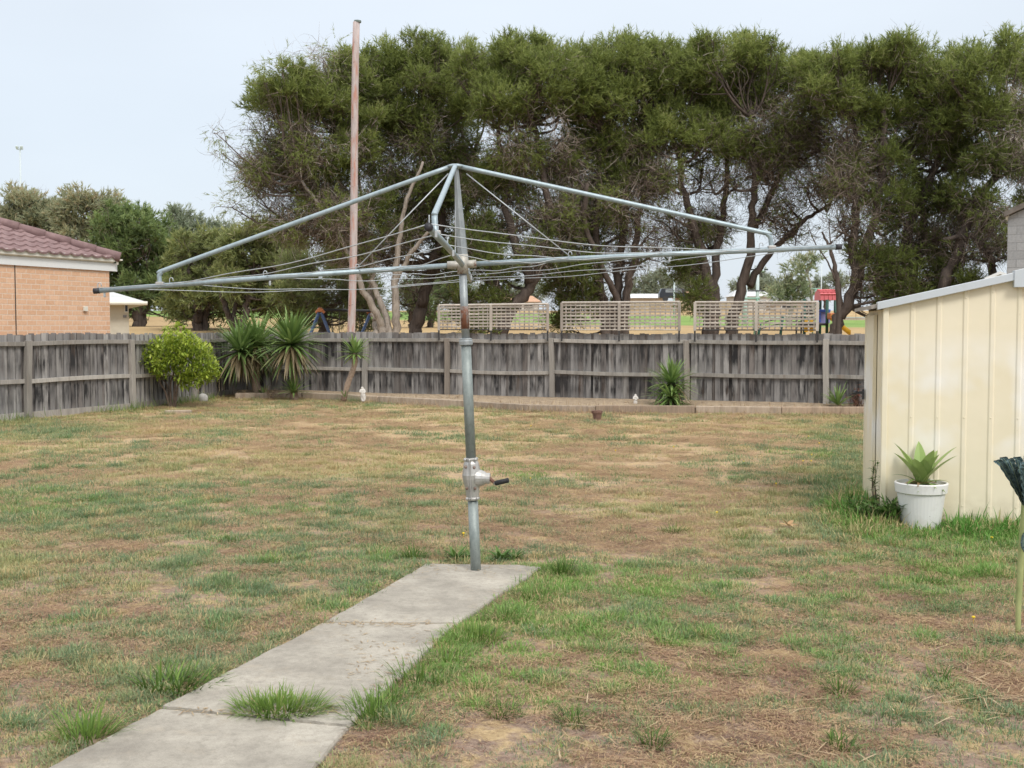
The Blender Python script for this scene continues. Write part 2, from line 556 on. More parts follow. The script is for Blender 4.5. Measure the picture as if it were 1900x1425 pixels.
FH = 1.48
def fence(name, label, posts, z_lean=0.0, rails=(1.315, .665), base=0.0, rail_h=.075, front=-1):
    """posts: plan points; palings on the far face, rails and posts on the yard side"""
    mid = np.mean([p[:2] for p in posts], axis=0)
    root = thing(name, label, 'fence', (mid[0], mid[1], 0))
    rr = random.Random(len(posts))
    for i, p in enumerate(posts):
        p = np.array([p[0], p[1], 0.0])
        d = unit(np.array(posts[min(i + 1, len(posts) - 1)])[:2] - np.array(posts[max(i - 1, 0)])[:2])
        d = np.array([d[0], d[1], 0])
        nrm = np.array([d[1], -d[0], 0]) * (1 if (d[1] * -p[0] - d[0] * -p[1]) > 0 else -1)   # to the yard
        lean = rr.uniform(-.035, .035)
        top = 1.36 + rr.uniform(-.02, .02)
        m = MB()
        a = p + nrm * .055
        ring = []
        hw, hd = .052 * rr.uniform(.9, 1.15), .042
        for z in np.linspace(-.2, top, 7):
            c = a + d * (lean * z + .006 * math.sin(z * 5 + i)) + np.array([0, 0, z])
            ring += [c - d * hw - nrm * hd, c + d * hw - nrm * hd, c + d * hw + nrm * hd, c - d * hw + nrm * hd]
        f = [(0, 1, 2, 3), (27, 26, 25, 24)]
        for j in range(6):
            for q in range(4):
                f.append((j * 4 + q, j * 4 + (q + 1) % 4, j * 4 + 4 + (q + 1) % 4, j * 4 + 4 + q))
        m.add(ring, f)
        o = m.build('post', M_RAIL, root, bevel=.006)
        bm_fix(o)
    for i in range(len(posts) - 1):
        a, b = np.array([*posts[i][:2], 0.]), np.array([*posts[i + 1][:2], 0.])
        L = np.linalg.norm(b - a)
        d = (b - a) / L
        nrm = np.array([d[1], -d[0], 0]) * (1 if (d[1] * -a[0] - d[0] * -a[1]) > 0 else -1)
        Mx = np.stack([d, -nrm, np.array([0, 0, 1.])], 1)
        m = MB()
        s = rr.uniform(0, .05)
        k_ = 0
        sag = rr.uniform(-.006, .012)
        while s < L:                                   # lapped boards: a back layer and a front layer
            for layer in (0, 1):
                wd = (.105 if layer else .115) * rr.uniform(.9, 1.1)
                c = s + (.085 if layer else 0)
                if c + wd / 2 > L + .05: continue
                h = FH + rr.uniform(-.022, .014) - sag * math.sin(PI * c / L) * 2
                lo = base + rr.uniform(.02, .06)
                q = a + d * c - nrm * (.024 if layer == 0 else .002) + np.array([0, 0, (h + lo) / 2])
                tl = rr.uniform(-.006, .006)
                M2 = Mx @ np.array([[1, 0, tl], [0, 1, rr.uniform(-.004, .004)], [0, 0, 1]])
                m.box(q, (wd, .013, h - lo), M2, rr.random())
            s += .166 * rr.uniform(.94, 1.06)
            k_ += 1
        m.build('palings', M_PAL, root)
        for z in rails:
            m = MB()
            n = 7
            pts = []
            dz1, dz2 = rr.uniform(-.012, .012), rr.uniform(-.012, .012)
            for t in np.linspace(.008, .992, n):
                pts.append(a + (b - a) * t + nrm * .036 + np.array([0, 0, z + dz1 * (1 - t) + dz2 * t - sag * 2.4 * math.sin(PI * t)]))
            V, f = [], []
            for p in pts:
                for sx, sz in ((-1, -1), (1, -1), (1, 1), (-1, 1)):
                    V.append(p + nrm * sx * .018 + np.array([0, 0, sz * rail_h / 2]))
            for j in range(n - 1):
                for q in range(4):
                    f.append((j * 4 + q, j * 4 + (q + 1) % 4, j * 4 + 4 + (q + 1) % 4, j * 4 + 4 + q))
            f += [(3, 2, 1, 0), tuple(range((n - 1) * 4, n * 4))]
            m.add(V, f)
            bm_fix(m.build('rail', M_RAIL, root, bevel=.004))
        m = MB()                                        # plinth board
        c = (a + b) / 2 + nrm * .022 + np.array([0, 0, .075])
        m.box(c, (L * .985, .020, .13), Mx)
        m.build('plinth', M_RAIL, root)
    return root

def bm_fix(o):
    bm = bmesh.new()
    bm.from_mesh(o.data)
    bmesh.ops.recalc_face_normals(bm, faces=bm.faces)
    bm.to_mesh(o.data)
    bm.free()
    return o

def back_Y(px):
    return 1.0 / (.04608 + (1600 - px) * -7.91e-6)
def back_pt(px, off=0.0):
    Y = back_Y(px)
    q = np.array([(px - 950) / F * Y * 1.0, Y])
    return q + np.array([-.381, -.925]) * off
LEFT = [(-9.46, 17.6), (-8.38, 19.9), (-7.33, 22.25), (-6.82, 24.7), (-6.62, 27.0)]
fence('paling_fence', 'grey weathered paling fence running away along the left side of the yard', LEFT)
fence('paling_fence', 'grey weathered paling fence across the back of the yard with trellis above it',
      [back_pt(x) for x in (425, 548, 678, 832, 1027, 1277, 1534, 1815)])

# ------------------------------------------------------------------ lattice screens standing on the back fence
M_LAT = wood('lattice timber', (.47, .425, .375), (.40, .36, .315), (.22, .19, .16), (.34, .27, .22), False)
M_BRK = mottled('dark iron bracket', (.03, .03, .032), (.07, .065, .06), 12, .7)
def lattice(label, x0, x1, xm, ztop0, ztop1, pale):
    a, b = back_pt(x0, .075), back_pt(x1, .075)
    a3, b3 = np.array([*a, 0.]), np.array([*b, 0.])
    L = np.linalg.norm(b3 - a3)
    d = (b3 - a3) / L
    n = np.array([d[1], -d[0], 0])
    Mx = np.stack([d, -n, np.array([0, 0, 1.])], 1)
    root = thing('lattice_screen', label, 'trellis', (*((a + b) / 2), 1.5), 'lattice screens along the top of the back fence')
    bot, z0, z1 = 1.545, ztop0, ztop1
    tm = (back_pt(xm, .075)[0] - a[0]) / (b[0] - a[0])
    P = lambda t, z, o=0.: a3 + (b3 - a3) * t + n * o + np.array([0, 0, z])
    zt = lambda t: z0 + (z1 - z0) * t
    for t in (0, tm, 1):
        h = zt(t) - bot + .03
        MB().box(P(t, bot + h / 2 - .02, .018), (.055, .03, h), Mx).build('frame_post', M_LAT, root, bevel=.004)
        MB().box(P(t, (bot + 1.30) / 2, .020), (.032, .02, bot - 1.30 - .02), Mx).build('bracket', M_BRK, root)
    m = MB()
    m.tube([P(0, zt(0) + .012), P(1, zt(1) + .012)], .026, 6)
    m.build('top_rail', M_LAT, root)
    MB().tube([P(0, bot), P(1, bot)], .014, 6).build('bottom_rail', M_BRK if pale else M_LAT, root)
    m = MB()
    for k_ in range(1, 8):                               # laths
        f = k_ / 7.6
        z = lambda t: bot + (zt(t) - bot) * f
        pts = [P(t, z(t) + random.uniform(-.006, .006), .006) for t in np.linspace(0.005, .995, 9)]
        for p_, q_ in zip(pts[:-1], pts[1:]):
            m.box((p_ + q_) / 2, (np.linalg.norm(q_ - p_) + .002, .010, .033), Mx)
    s = .085
    while s < L - .03:
        t = s / L
        m.box(P(t, (bot + zt(t)) / 2, -.006), (.022, .010, zt(t) - bot - .01), Mx @ np.array([[1, 0, random.uniform(-.008, .008)], [0, 1, 0], [0, 0, 1]]))
        s += .105
    m.build('lattice', M_LAT, root)
lattice('grey timber lattice screen behind the clothesline post, left one of the three on the fence', 818, 1019, 914, 2.055, 2.065, True)
lattice('pale timber lattice screen between the other two on the back fence', 1045, 1262, 1151, 2.09, 2.085, False)
lattice('brownish timber lattice screen in front of the coloured playground', 1291, 1517, 1404, 2.075, 2.06, True)

# ------------------------------------------------------------------ garden bed along the back fence
M_SLP = wood('sleeper timber', (.43, .355, .28), (.36, .29, .22), (.15, .12, .09), (.28, .19, .13), False)
M_BED = mottled('bed soil', (.20, .150, .105), (.44, .34, .23), 9, .95, .9, .03)
EDGE = [(436, 742), (560, 741), (700, 749), (860, 758), (980, 765), (1104, 768), (1290, 769), (1450, 771), (1625, 771), (1740, 771)]
def sleepers():
    E = [gp(x, y) for x, y in EDGE]
    labels = ['timber sleeper below the big yucca clumps at the left end of the bed edging', 'timber sleeper in front of the slim yucca with a bare trunk',
              'timber sleeper just right of the slim yucca and white figure', 'timber sleeper seen behind the clothesline post',
              'timber sleeper left of the small brown terracotta pot', 'timber sleeper between the terracotta pot and the round yucca',
              'timber sleeper right of the round yucca by the fence', 'timber sleeper in front of the red weeds beside the shed',
              'timber sleeper partly hidden behind the cream shed']
    for i in range(len(E) - 1):
        a, b = E[i], E[i + 1]
        d = b - a
        L = np.linalg.norm(d)
        d /= L
        n = np.array([d[1], -d[0], 0])
        m = MB()
        c = (a + b) / 2 - n * .05 + np.array([0, 0, .055 + random.uniform(-.008, .008)])
        m.box(c, (L * .992, .095, .19), np.stack([d, -n, np.array([0, 0, 1.])], 1))
        o = m.build('timber_sleeper', M_SLP, bevel=.012)
        tag(o, labels[i], 'sleeper', 'timber sleepers edging the garden bed')
    # the soil behind them
    bm = bmesh.new()
    rows = []
    for i, e_ in enumerate(E):
        px = EDGE[i][0]
        f = np.array([*back_pt(px + 10, .02), 0])
        r_ = []
        for t in np.linspace(0.04, 1, 7):
            q = e_ * (1 - t) + f * t
            r_.append(bm.verts.new((q[0], q[1], .115 + .03 * random.random() + .02 * t)))
        rows.append(r_)
    for i in range(len(rows) - 1):
        for j in range(6):
            bm.faces.new((rows[i][j], rows[i + 1][j], rows[i + 1][j + 1], rows[i][j + 1]))
    bmesh.ops.recalc_face_normals(bm, faces=bm.faces)
    me = bpy.data.meshes.new('bed_soil')
    bm.to_mesh(me)
    bm.free()
    tag(link('bed_soil', me, M_BED), kind='structure')
sleepers()

# ------------------------------------------------------------------ rotary clothesline
def galv(name, c1, c2, rust=0.0, metal=.55, rough=.5):
    b = NB(name)
    n = b.noise(30, 5, .7, (1, 1, .5))
    c = b.ramp(n, [(.3, c1), (.7, c2)])
    c = b.mix(b.band(b.noise(80, 3, .7), .62, .7, 0, .5), c, tuple(q * .55 for q in c1))
    if rust:
        r_ = b.noise(11, 5, .7, (1, 1, .6), off=(2, 5, 1))
        c = b.mix(b.band(r_, .60 - rust, .68 - rust, 0, .9), c, b.ramp(n, [(.3, (.10, .035, .018)), (.7, (.26, .10, .05))]))
    b.col(c)
    b.bump(b.noise(60, 4, .7), .15, .002)
    return b.set(Roughness=rough, Metallic=metal)
G_ARM = galv('galvanised arm tube', (.25, .315, .345), (.37, .44, .47), .0, .35, .45)
G_POLE = galv('galvanised post', (.20, .23, .225), (.31, .345, .33), .0, .35, .55)
G_INNER = galv('grey inner tube', (.24, .265, .275), (.36, .385, .39), .0, .45, .5)
G_RUST = galv('rusted band', (.20, .17, .15), (.30, .26, .24), .11, .2, .75)
G_CAST = galv('cast alloy housing', (.36, .355, .34), (.50, .485, .465), .0, .45, .42)
G_WIRE = galv('clothes wire', (.38, .41, .43), (.52, .55, .57), 0, .4, .45)
M_BOLT = mottled('rusty bolt', (.12, .07, .05), (.35, .28, .24), 60, .6, metal=.4)
M_GRIP = mottled('black rubber grip', (.012, .012, .014), (.03, .03, .032), 40, .55)
M_CAP = mottled('dark plastic cap', (.02, .02, .025), (.05, .05, .055), 40, .5)

def clothesline():
    base = gp(883, 1057, .03)
    Yp = base[1]
    q = lambda x, y, Y=Yp: at(x, y, Y)
    root = thing('rotary_clothesline', 'old galvanised rotary clothesline leaning over the end of the concrete path', 'clothesline', base)
    ppm = F / Yp
    low, up = q(883, 1062), q(874, 850)
    pt = lambda y: q(883 - (1057 - y) * (883 - 858) / 567.0, y)
    MB().tube([pt(1085), pt(930)], .0335, 20).build('lower_tube', G_POLE, root, True)
    MB().tube([pt(850), pt(636)], .0325, 20).build('post', G_POLE, root, True)
    MB().tube([pt(640), pt(500)], .0255, 18).build('inner_tube', G_INNER, root, True)
    MB().tube([pt(610), pt(580), pt(568)], [.0265, .0268, .0262], 18).build('rusty_sleeve', G_RUST, root, True)
    m = MB()
    ax = unit(pt(500) - pt(1050))
    Q = np.array(Vector((0, 0, 1)).rotation_difference(Vector(ax)).to_matrix())
    m.lathe(pt(640), [(.030, -.004), (.045, 0), (.045, .026), (.041, .029), (.041, .040), (.029, .044)], 24, axis=ax)
    m.build('collar', G_CAST if False else G_INNER, root, False, .002)
    # cast winding housing: two bolted halves
    hb = pt(928)
    hh = np.linalg.norm(pt(849) - hb)
    m = MB()
    prof = [(.038, 0), (.046, .004), (.046, .016), (.041, .020), (.047, .30 * hh), (.060, .50 * hh), (.062, .60 * hh), (.060, .63 * hh),
            (.050, .86 * hh), (.042, .93 * hh), (.047, .94 * hh), (.047, .99 * hh), (.038, hh)]
    m.lathe(hb, prof, 12, axis=ax)
    hs = m.build('winding_housing', G_CAST, root, False, .003)
    side = unit(np.array([1, -.12, -.03]))
    c0 = hb + ax * hh * .53
    m = MB()
    m.lathe(c0 + side * .03, [(.060, 0), (.052, .035), (.040, .060), (.036, .062), (.036, .088), (.034, .090)], 18, axis=side)
    m.build('gear_boss', G_CAST, hs, False, .002)
    MB().box(hb + ax * hh * .5 + np.array([-.008, -.056, 0]), (.006, .012, hh * .94), Q).build('casting_seam', G_CAST, hs, bevel=.003)
    for fx, fz in ((-.035, .80), (.020, .79), (-.034, .30), (.020, .30), (-.038, .965), (-.008, .955), (.03, .965), (-.036, .055), (-.004, .05), (.032, .06)):
        MB().ball(hb + ax * hh * fz + np.array([fx, -.050 if .1 < fz < .9 else -.046, 0]), (.010, .008, .011), 10).build('bolt', M_BOLT if .1 < fz < .9 else G_CAST, hs, True)
    # crank
    k0 = c0 + side * .118
    k1 = k0 + np.array([.035, -.03, -.028])
    m = MB().tube([k0 - side * .02, k0, k1], [.012, .012, .010], 10)
    cr = m.build('crank', mottled('rusty crank', (.10, .045, .03), (.22, .12, .09), 40, .7, metal=.3), root, True)
    g1 = q(943, 891, Yp - .08)
    MB().tube([k1, k1 + (g1 - k1) * .02, k1 + (g1 - k1) * .10, g1, g1 + (g1 - k1) * .015], [.009, .0155, .0165, .0165, .010], 14).build('grip', M_GRIP, cr, True)
    MB().tube([k1 - (g1 - k1) * .05, k1 + (g1 - k1) * .02], .0115, 12).build('washer', G_CAST, cr, True)
    # head: hub, mast and the four arms
    hub, apex = q(858, 491), q(845, 309)
    m = MB()
    m.tube([q(859, 508), q(858, 472)], .036, 18)
    for dx, y in ((-28, 492), (26, 489)):
        m.tube([hub, q(858 + dx, y)], .025, 12)
    m.build('hub', G_RUST if False else galv('rust stained hub', (.33, .315, .28), (.48, .46, .41), .05, .3, .55), root, True)
    m = MB()
    m.tube([q(858, 476), q(852, 400), q(847, 314)], [.033, .028, .015], 4)
    m.build('mast', G_INNER, root, False, .003)
    m = MB()
    m.tube([q(845, 500), q(846, 312)], .006, 6)
    m.build('mast_rod', G_WIRE, root, True)
    m = MB()
    m.ball(apex + np.array([0, 0, .002]), (.055, .04, .016), 14)
    m.build('head_cap', G_ARM, root, True)
    ends = {'l': (q(175, 540), q(297, 529), q(295, 505), (.985, .79, .535, .285)), 'r': (q(1560, 458), q(1432, 462), q(1428, 434), (.985, .79, .53, .285)),
            'n': (at(795, 421, Yp - 2.45), at(808, 436, Yp - 1.99), at(806, 398, Yp - 1.96), None), 'f': (at(873, 521, Yp + 2.45), at(870, 517, Yp + 1.99), at(868, 498, Yp + 1.95), None)}
    tips = {}
    for k_, (tip, foot, bend, _) in ends.items():
        d = unit(tip - hub)
        ar = MB().tube([hub, hub + (tip - hub) * .5 + np.array([0, 0, .006]), tip], .0168, 14).build('arm', G_ARM, root, True)
        MB().tube([tip - d * .035, tip + d * .004], .0188, 14).build('end_cap', M_CAP, ar, True)
        top = apex + unit((tip - apex) * np.array([1, 1, 0])) * .03
        dn = unit(foot - bend)
        st = [top, top + (bend - top) * .33, top + (bend - top) * .66, bend - unit(bend - top) * .05, bend - unit(bend - top) * .02 + dn * .004, bend + dn * .022, foot + (bend - foot) * .4, foot]
        rd = [.0150, .0150, .0150, .0150, .0150, .0150, .0145, .016]
        MB().tube(curve(st, 40), np.interp(np.linspace(0, 7, 40), range(8), rd), 12).build('strut', G_ARM, root, True)
        MB().box(foot + np.array([0, 0, .010]), (.05, .04, .022)).build('strut_clamp', G_CAST, ar, bevel=.004)
        tips[k_] = (hub, tip, ar)
    rad = (.985, .79, .535, .285)
    P = lambda k_, f: tips[k_][0] + (tips[k_][1] - tips[k_][0]) * f
    # thin brace rods from the head to the arms
    for k_, f in (('l', .29), ('r', .285)):
        s = apex + np.array([-.045 if k_ == 'l' else .07, 0, -.045])
        MB().tube([s, P(k_, f) + np.array([0, 0, .02])], .0042, 6).build('brace_rod', G_WIRE, root, True)
    for f in rad:
        for k_ in 'lrnf':
            c = P(k_, f)
            h = .028
            pts = [c + np.array([-.012, 0, .012]), c + np.array([-.012, 0, h + .012]), c + np.array([-.004, 0, h + .022]), c + np.array([.008, 0, h + .018]), c + np.array([.011, 0, h])]
            if k_ == 'n': pts = [c, c + np.array([0, 0, .03]), c + np.array([0, 0, .055])]
            MB().tube(curve(pts, 14), .0035 if k_ == 'n' else .0030, 6).build('hook', G_WIRE, tips[k_][2], True)
            if f in (.985, .535):
                MB().box(c + np.array([.03, 0, -.028]), (.012, .012, .03)).build('wire_clip', G_WIRE, tips[k_][2], bevel=.002)
        m = MB()
        for a, b, sg in (('l', 'n', .09), ('n', 'r', .10), ('r', 'f', .07), ('f', 'l', .10)):
            A, B = P(a, f), P(b, f)
            A, B = A + np.array([0, 0, .017 if a != 'f' else .0]), B + np.array([0, 0, .017 if b != 'f' else 0.])
            t = np.linspace(0, 1, 28)
            sag = .62 * sg * (.4 + .6 * f) * random.uniform(.75, 1.25)
            W = A + (B - A) * t[:, None]
            W[:, 2] -= sag * 4 * t * (1 - t) + .006 * np.sin(t * 17 + f * 9) * t * (1 - t) * 4
            m.tube(W, .0027, 6, tint=.5)
        m.build('clothes_wire', G_WIRE, root, True)
clothesline()

# ------------------------------------------------------------------ neighbour's brick house
def grid_mesh(f, us, vs):
    V = [f(u, v) for v in vs for u in us]
    n, m = len(us), len(vs)
    return V, [(j * n + i, j * n + i + 1, (j + 1) * n + i + 1, (j + 1) * n + i) for j in range(m - 1) for i in range(n - 1)]

def brick_mat(name, c1, c2, mortar, bw, rh, axis='Y', ms=.012, rough=.9, squash=1.0):
    b = NB(name)
    s = b.node('ShaderNodeSeparateXYZ')
    b.L(b.tc.outputs['Object'], s.inputs[0])
    c = b.node('ShaderNodeCombineXYZ')
    b.L(s.outputs[axis], c.inputs[0])
    b.L(s.outputs['Z'], c.inputs[1])
    br = b.node('ShaderNodeTexBrick')
    br.inputs['Scale'].default_value = 1
    br.inputs['Brick Width'].default_value = bw
    br.inputs['Row Height'].default_value = rh
    br.inputs['Mortar Size'].default_value = ms
    br.inputs['Mortar Smooth'].default_value = .2
    br.inputs['Bias'].default_value = 0
    for n, q in (('Color1', c1), ('Color2', c2), ('Mortar', mortar)):
        br.inputs[n].default_value = (*q, 1)
    b.L(c.outputs[0], br.inputs['Vector'])
    k_ = b.mix(.35, br.outputs['Color'], b.ramp(b.noise(18, 5, .7), [(.3, (.3, .3, .3)), (.7, (.7, .7, .7))]), 'OVERLAY')
    b.col(k_)
    b.bump(b.math('SUBTRACT', b.math('MULTIPLY', b.noise(60, 4), .3), br.outputs['Fac']), .6, .008)
    return b.set(Roughness=rough)

M_CREAM = painted('cream painted timber', (.66, .64, .56), (.35, .32, .27), .3, .5)
M_WHITE = painted('white painted metal', (.72, .73, .72), (.4, .38, .34), .25, .45)
M_TILE = mottled('maroon concrete roof tile', (.15, .092, .092), (.255, .17, .165), 5, .75, .4, .004)

def house():
    c1 = np.array([-8.66, 25.0, 0])
    root = thing('brick_house', 'salmon brick house with a maroon tiled roof behind the left fence', 'house', c1, rz=math.atan2(.38, -.925))
    zt = 2.80
    mb = brick_mat('salmon brick', (.62, .375, .235), (.70, .45, .30), (.68, .54, .42), .245, .102, 'Y', .009)
    m = MB()
    m.box((.11, 4.5, zt / 2), (.22, 9.0, zt)).box((4.2, .11, zt / 2), (7.95, .22, zt))
    wl = local(m.build('wall', mb, root))
    local(MB().box((-.006, 2.62, zt / 2), (.014, .014, zt)).build('expansion_joint', M_BRK, wl))
    local(MB().box((-.03, .76, 1.98), (.05, .10, .10)).build('wall_vent', M_CREAM, wl, bevel=.006))
    local(MB().box((-.02, 4.45, zt + .085), (.05, 9.3, .17)).box((4.2, -.02, zt + .085), (8.4, .05, .17)).build('fascia_board', M_WHITE, root))
    # boxed eave and gutter
    prof = [(-.02, .17), (-.07, .18), (-.08, .19), (-.115, .20), (-.12, .30), (-.108, .305), (-.104, .21), (-.02, .20)]
    V, f = [], []
    for j, (y0) in enumerate((-.06, 9.3)):
        for a, z in prof:
            V.append((a, y0 + (-.0 if j else (a + .02) * 0), zt + z))
    n = len(prof)
    f = [(i, (i + 1) % n, n + (i + 1) % n, n + i) for i in range(n)] + [tuple(range(n))]
    m = MB().add(V, f)
    V2 = [(y0, a, zt + z) for y0 in (-.06, 8.4) for a, z in prof]
    m.add(V2, f)
    local(bm_fix(m.build('gutter', M_CREAM, root)))
    m = MB().box((-.16, -.14, zt + .24), (.12, .07, .035)).box((-.12, -.12, zt + .19), (.04, .04, .10))
    local(m.build('downpipe_head', M_CREAM, root, bevel=.005))
    # tiled slope above the wall: overlapping courses with rolls
    tn = math.tan(R(21.5))
    e0, z0 = -.14, zt + .27
    m = MB()
    pitch = .31
    for r_ in range(14):
        x0, x1 = e0 + r_ * pitch, e0 + (r_ + 1) * pitch + .05
        ys = np.arange(e0 + x0 - e0, 7.5, .03)
        def fz(y, x, up):
            w_ = (y * 1 / .30) % 1.0
            roll = .030 * max(0, math.sin(PI * min(1, w_ / .45))) if w_ < .45 else .006 * math.sin(PI * (w_ - .45) / .55) * -1
            return z0 + tn * (x - e0) + up + roll
        V, f = [], []
        for y in ys:
            V += [(x0 - .012, y, fz(y, x0, -.012)), (x0 - .012, y, fz(y, x0, .026)), (x1, y, fz(y, x1, -.004))]
        for i in range(len(ys) - 1):
            for q in (0, 1):
                f.append((i * 3 + q, i * 3 + q + 1, i * 3 + 4 + q, i * 3 + 3 + q))
        m.add(V, f)
    rf = local(m.build('roof', M_TILE, root))
    m = MB().add([(e0, e0, z0), (8.5, e0, z0), (4.2, 4.2, z0 + tn * 4.4)], [(0, 1, 2)])
    local(m.build('rear_slope', M_TILE, rf))
    m = MB()
    p0, p1 = np.array([e0 - .02, e0 - .02, z0 + .03]), np.array([4.1, 4.1, z0 + tn * 4.37 + .03])
    for i in range(12):
        a, b = p0 + (p1 - p0) * i / 12, p0 + (p1 - p0) * (i + 1.12) / 12
        m.tube([a, a + (b - a) * .5, b], [.115, .105, .095], 10)
    local(m.build('ridge_capping', M_TILE, rf, True))
house()

def turn(root, pivot, a):
    """turn a finished thing about an upright axis"""
    p = Vector((float(pivot[0]), float(pivot[1]), 0))
    Mw = Matrix.Translation(p) @ Matrix.Rotation(a, 4, 'Z') @ Matrix.Translation(-p)
    M2 = Mw @ root.matrix_basis
    root.location = M2.to_translation()
    root.rotation_euler = M2.to_euler()

def far_house_left():
    Y = 41.0
    root = thing('cream_house', 'cream house with a pale low roof between the brick house and the trees', 'house', at(222, 610, Y))

    P = lambda x, y, dy=0: at(x, y, Y + dy)
    a, b = P(150, 640), P(240, 640)
    z1 = P(240, 563)[2]
    d, n = np.array([1, 0, 0]), np.array([0, 1, 0])
    m = MB().box(((a[0] + b[0]) / 2, Y + 4, z1 / 2), (b[0] - a[0], 8, z1))
    wl = m.build('wall', mottled('cream render', (.47, .43, .35), (.56, .52, .43), 3, .9), root)
    pw = P(234.5, 567)
    fr = MB().box((pw[0], Y - .02, pw[2] - .06), (.13, .05, .36)).build('window', M_WHITE, wl, bevel=.01)
    MB().box((pw[0], Y - .05, pw[2] - .06), (.085, .02, .30)).build('pane', mottled('dark glass', (.02, .025, .03), (.04, .045, .05), 4, .1, 0), fr)
    ps = P(232, 587)
    MB().box((ps[0], Y - .02, ps[2]), (.12, .03, .09)).build('meter_plate', mottled('grey plate', (.16, .16, .17), (.22, .22, .23), 8), wl, bevel=.006)
    e1, e0 = P(267, 560), P(140, 560)
    rz = P(205, 545)[2]
    V = [(e0[0], Y - .5, e1[2]), (e1[0], Y - .5, e1[2]), (e1[0], Y + 8.5, e1[2]), (e0[0], Y + 8.5, e1[2])]
    V += [(p[0], p[1], p[2] - .12) for p in V]
    V += [(e0[0] + .5, Y + 3.0, rz + .35), (e1[0] - 1.6, Y + 3.0, rz + .35)]
    m = MB().add(V, [(0, 1, 9, 8), (1, 2, 9), (2, 3, 8, 9), (3, 0, 8), (4, 5, 1, 0), (5, 6, 2, 1), (6, 7, 3, 2), (7, 4, 0, 3), (7, 6, 5, 4)])
    bm_fix(m.build('roof', mottled('pale metal roof', (.46, .47, .46), (.58, .59, .58), 2, .5), root))
    MB().tube([(e1[0] + .05, Y - .55, e1[2] - .06), (e0[0], Y - .55, e1[2] - .06)], .07, 8).build('gutter', M_CREAM, root)
    turn(root, P(240, 600), R(22))
far_house_left()

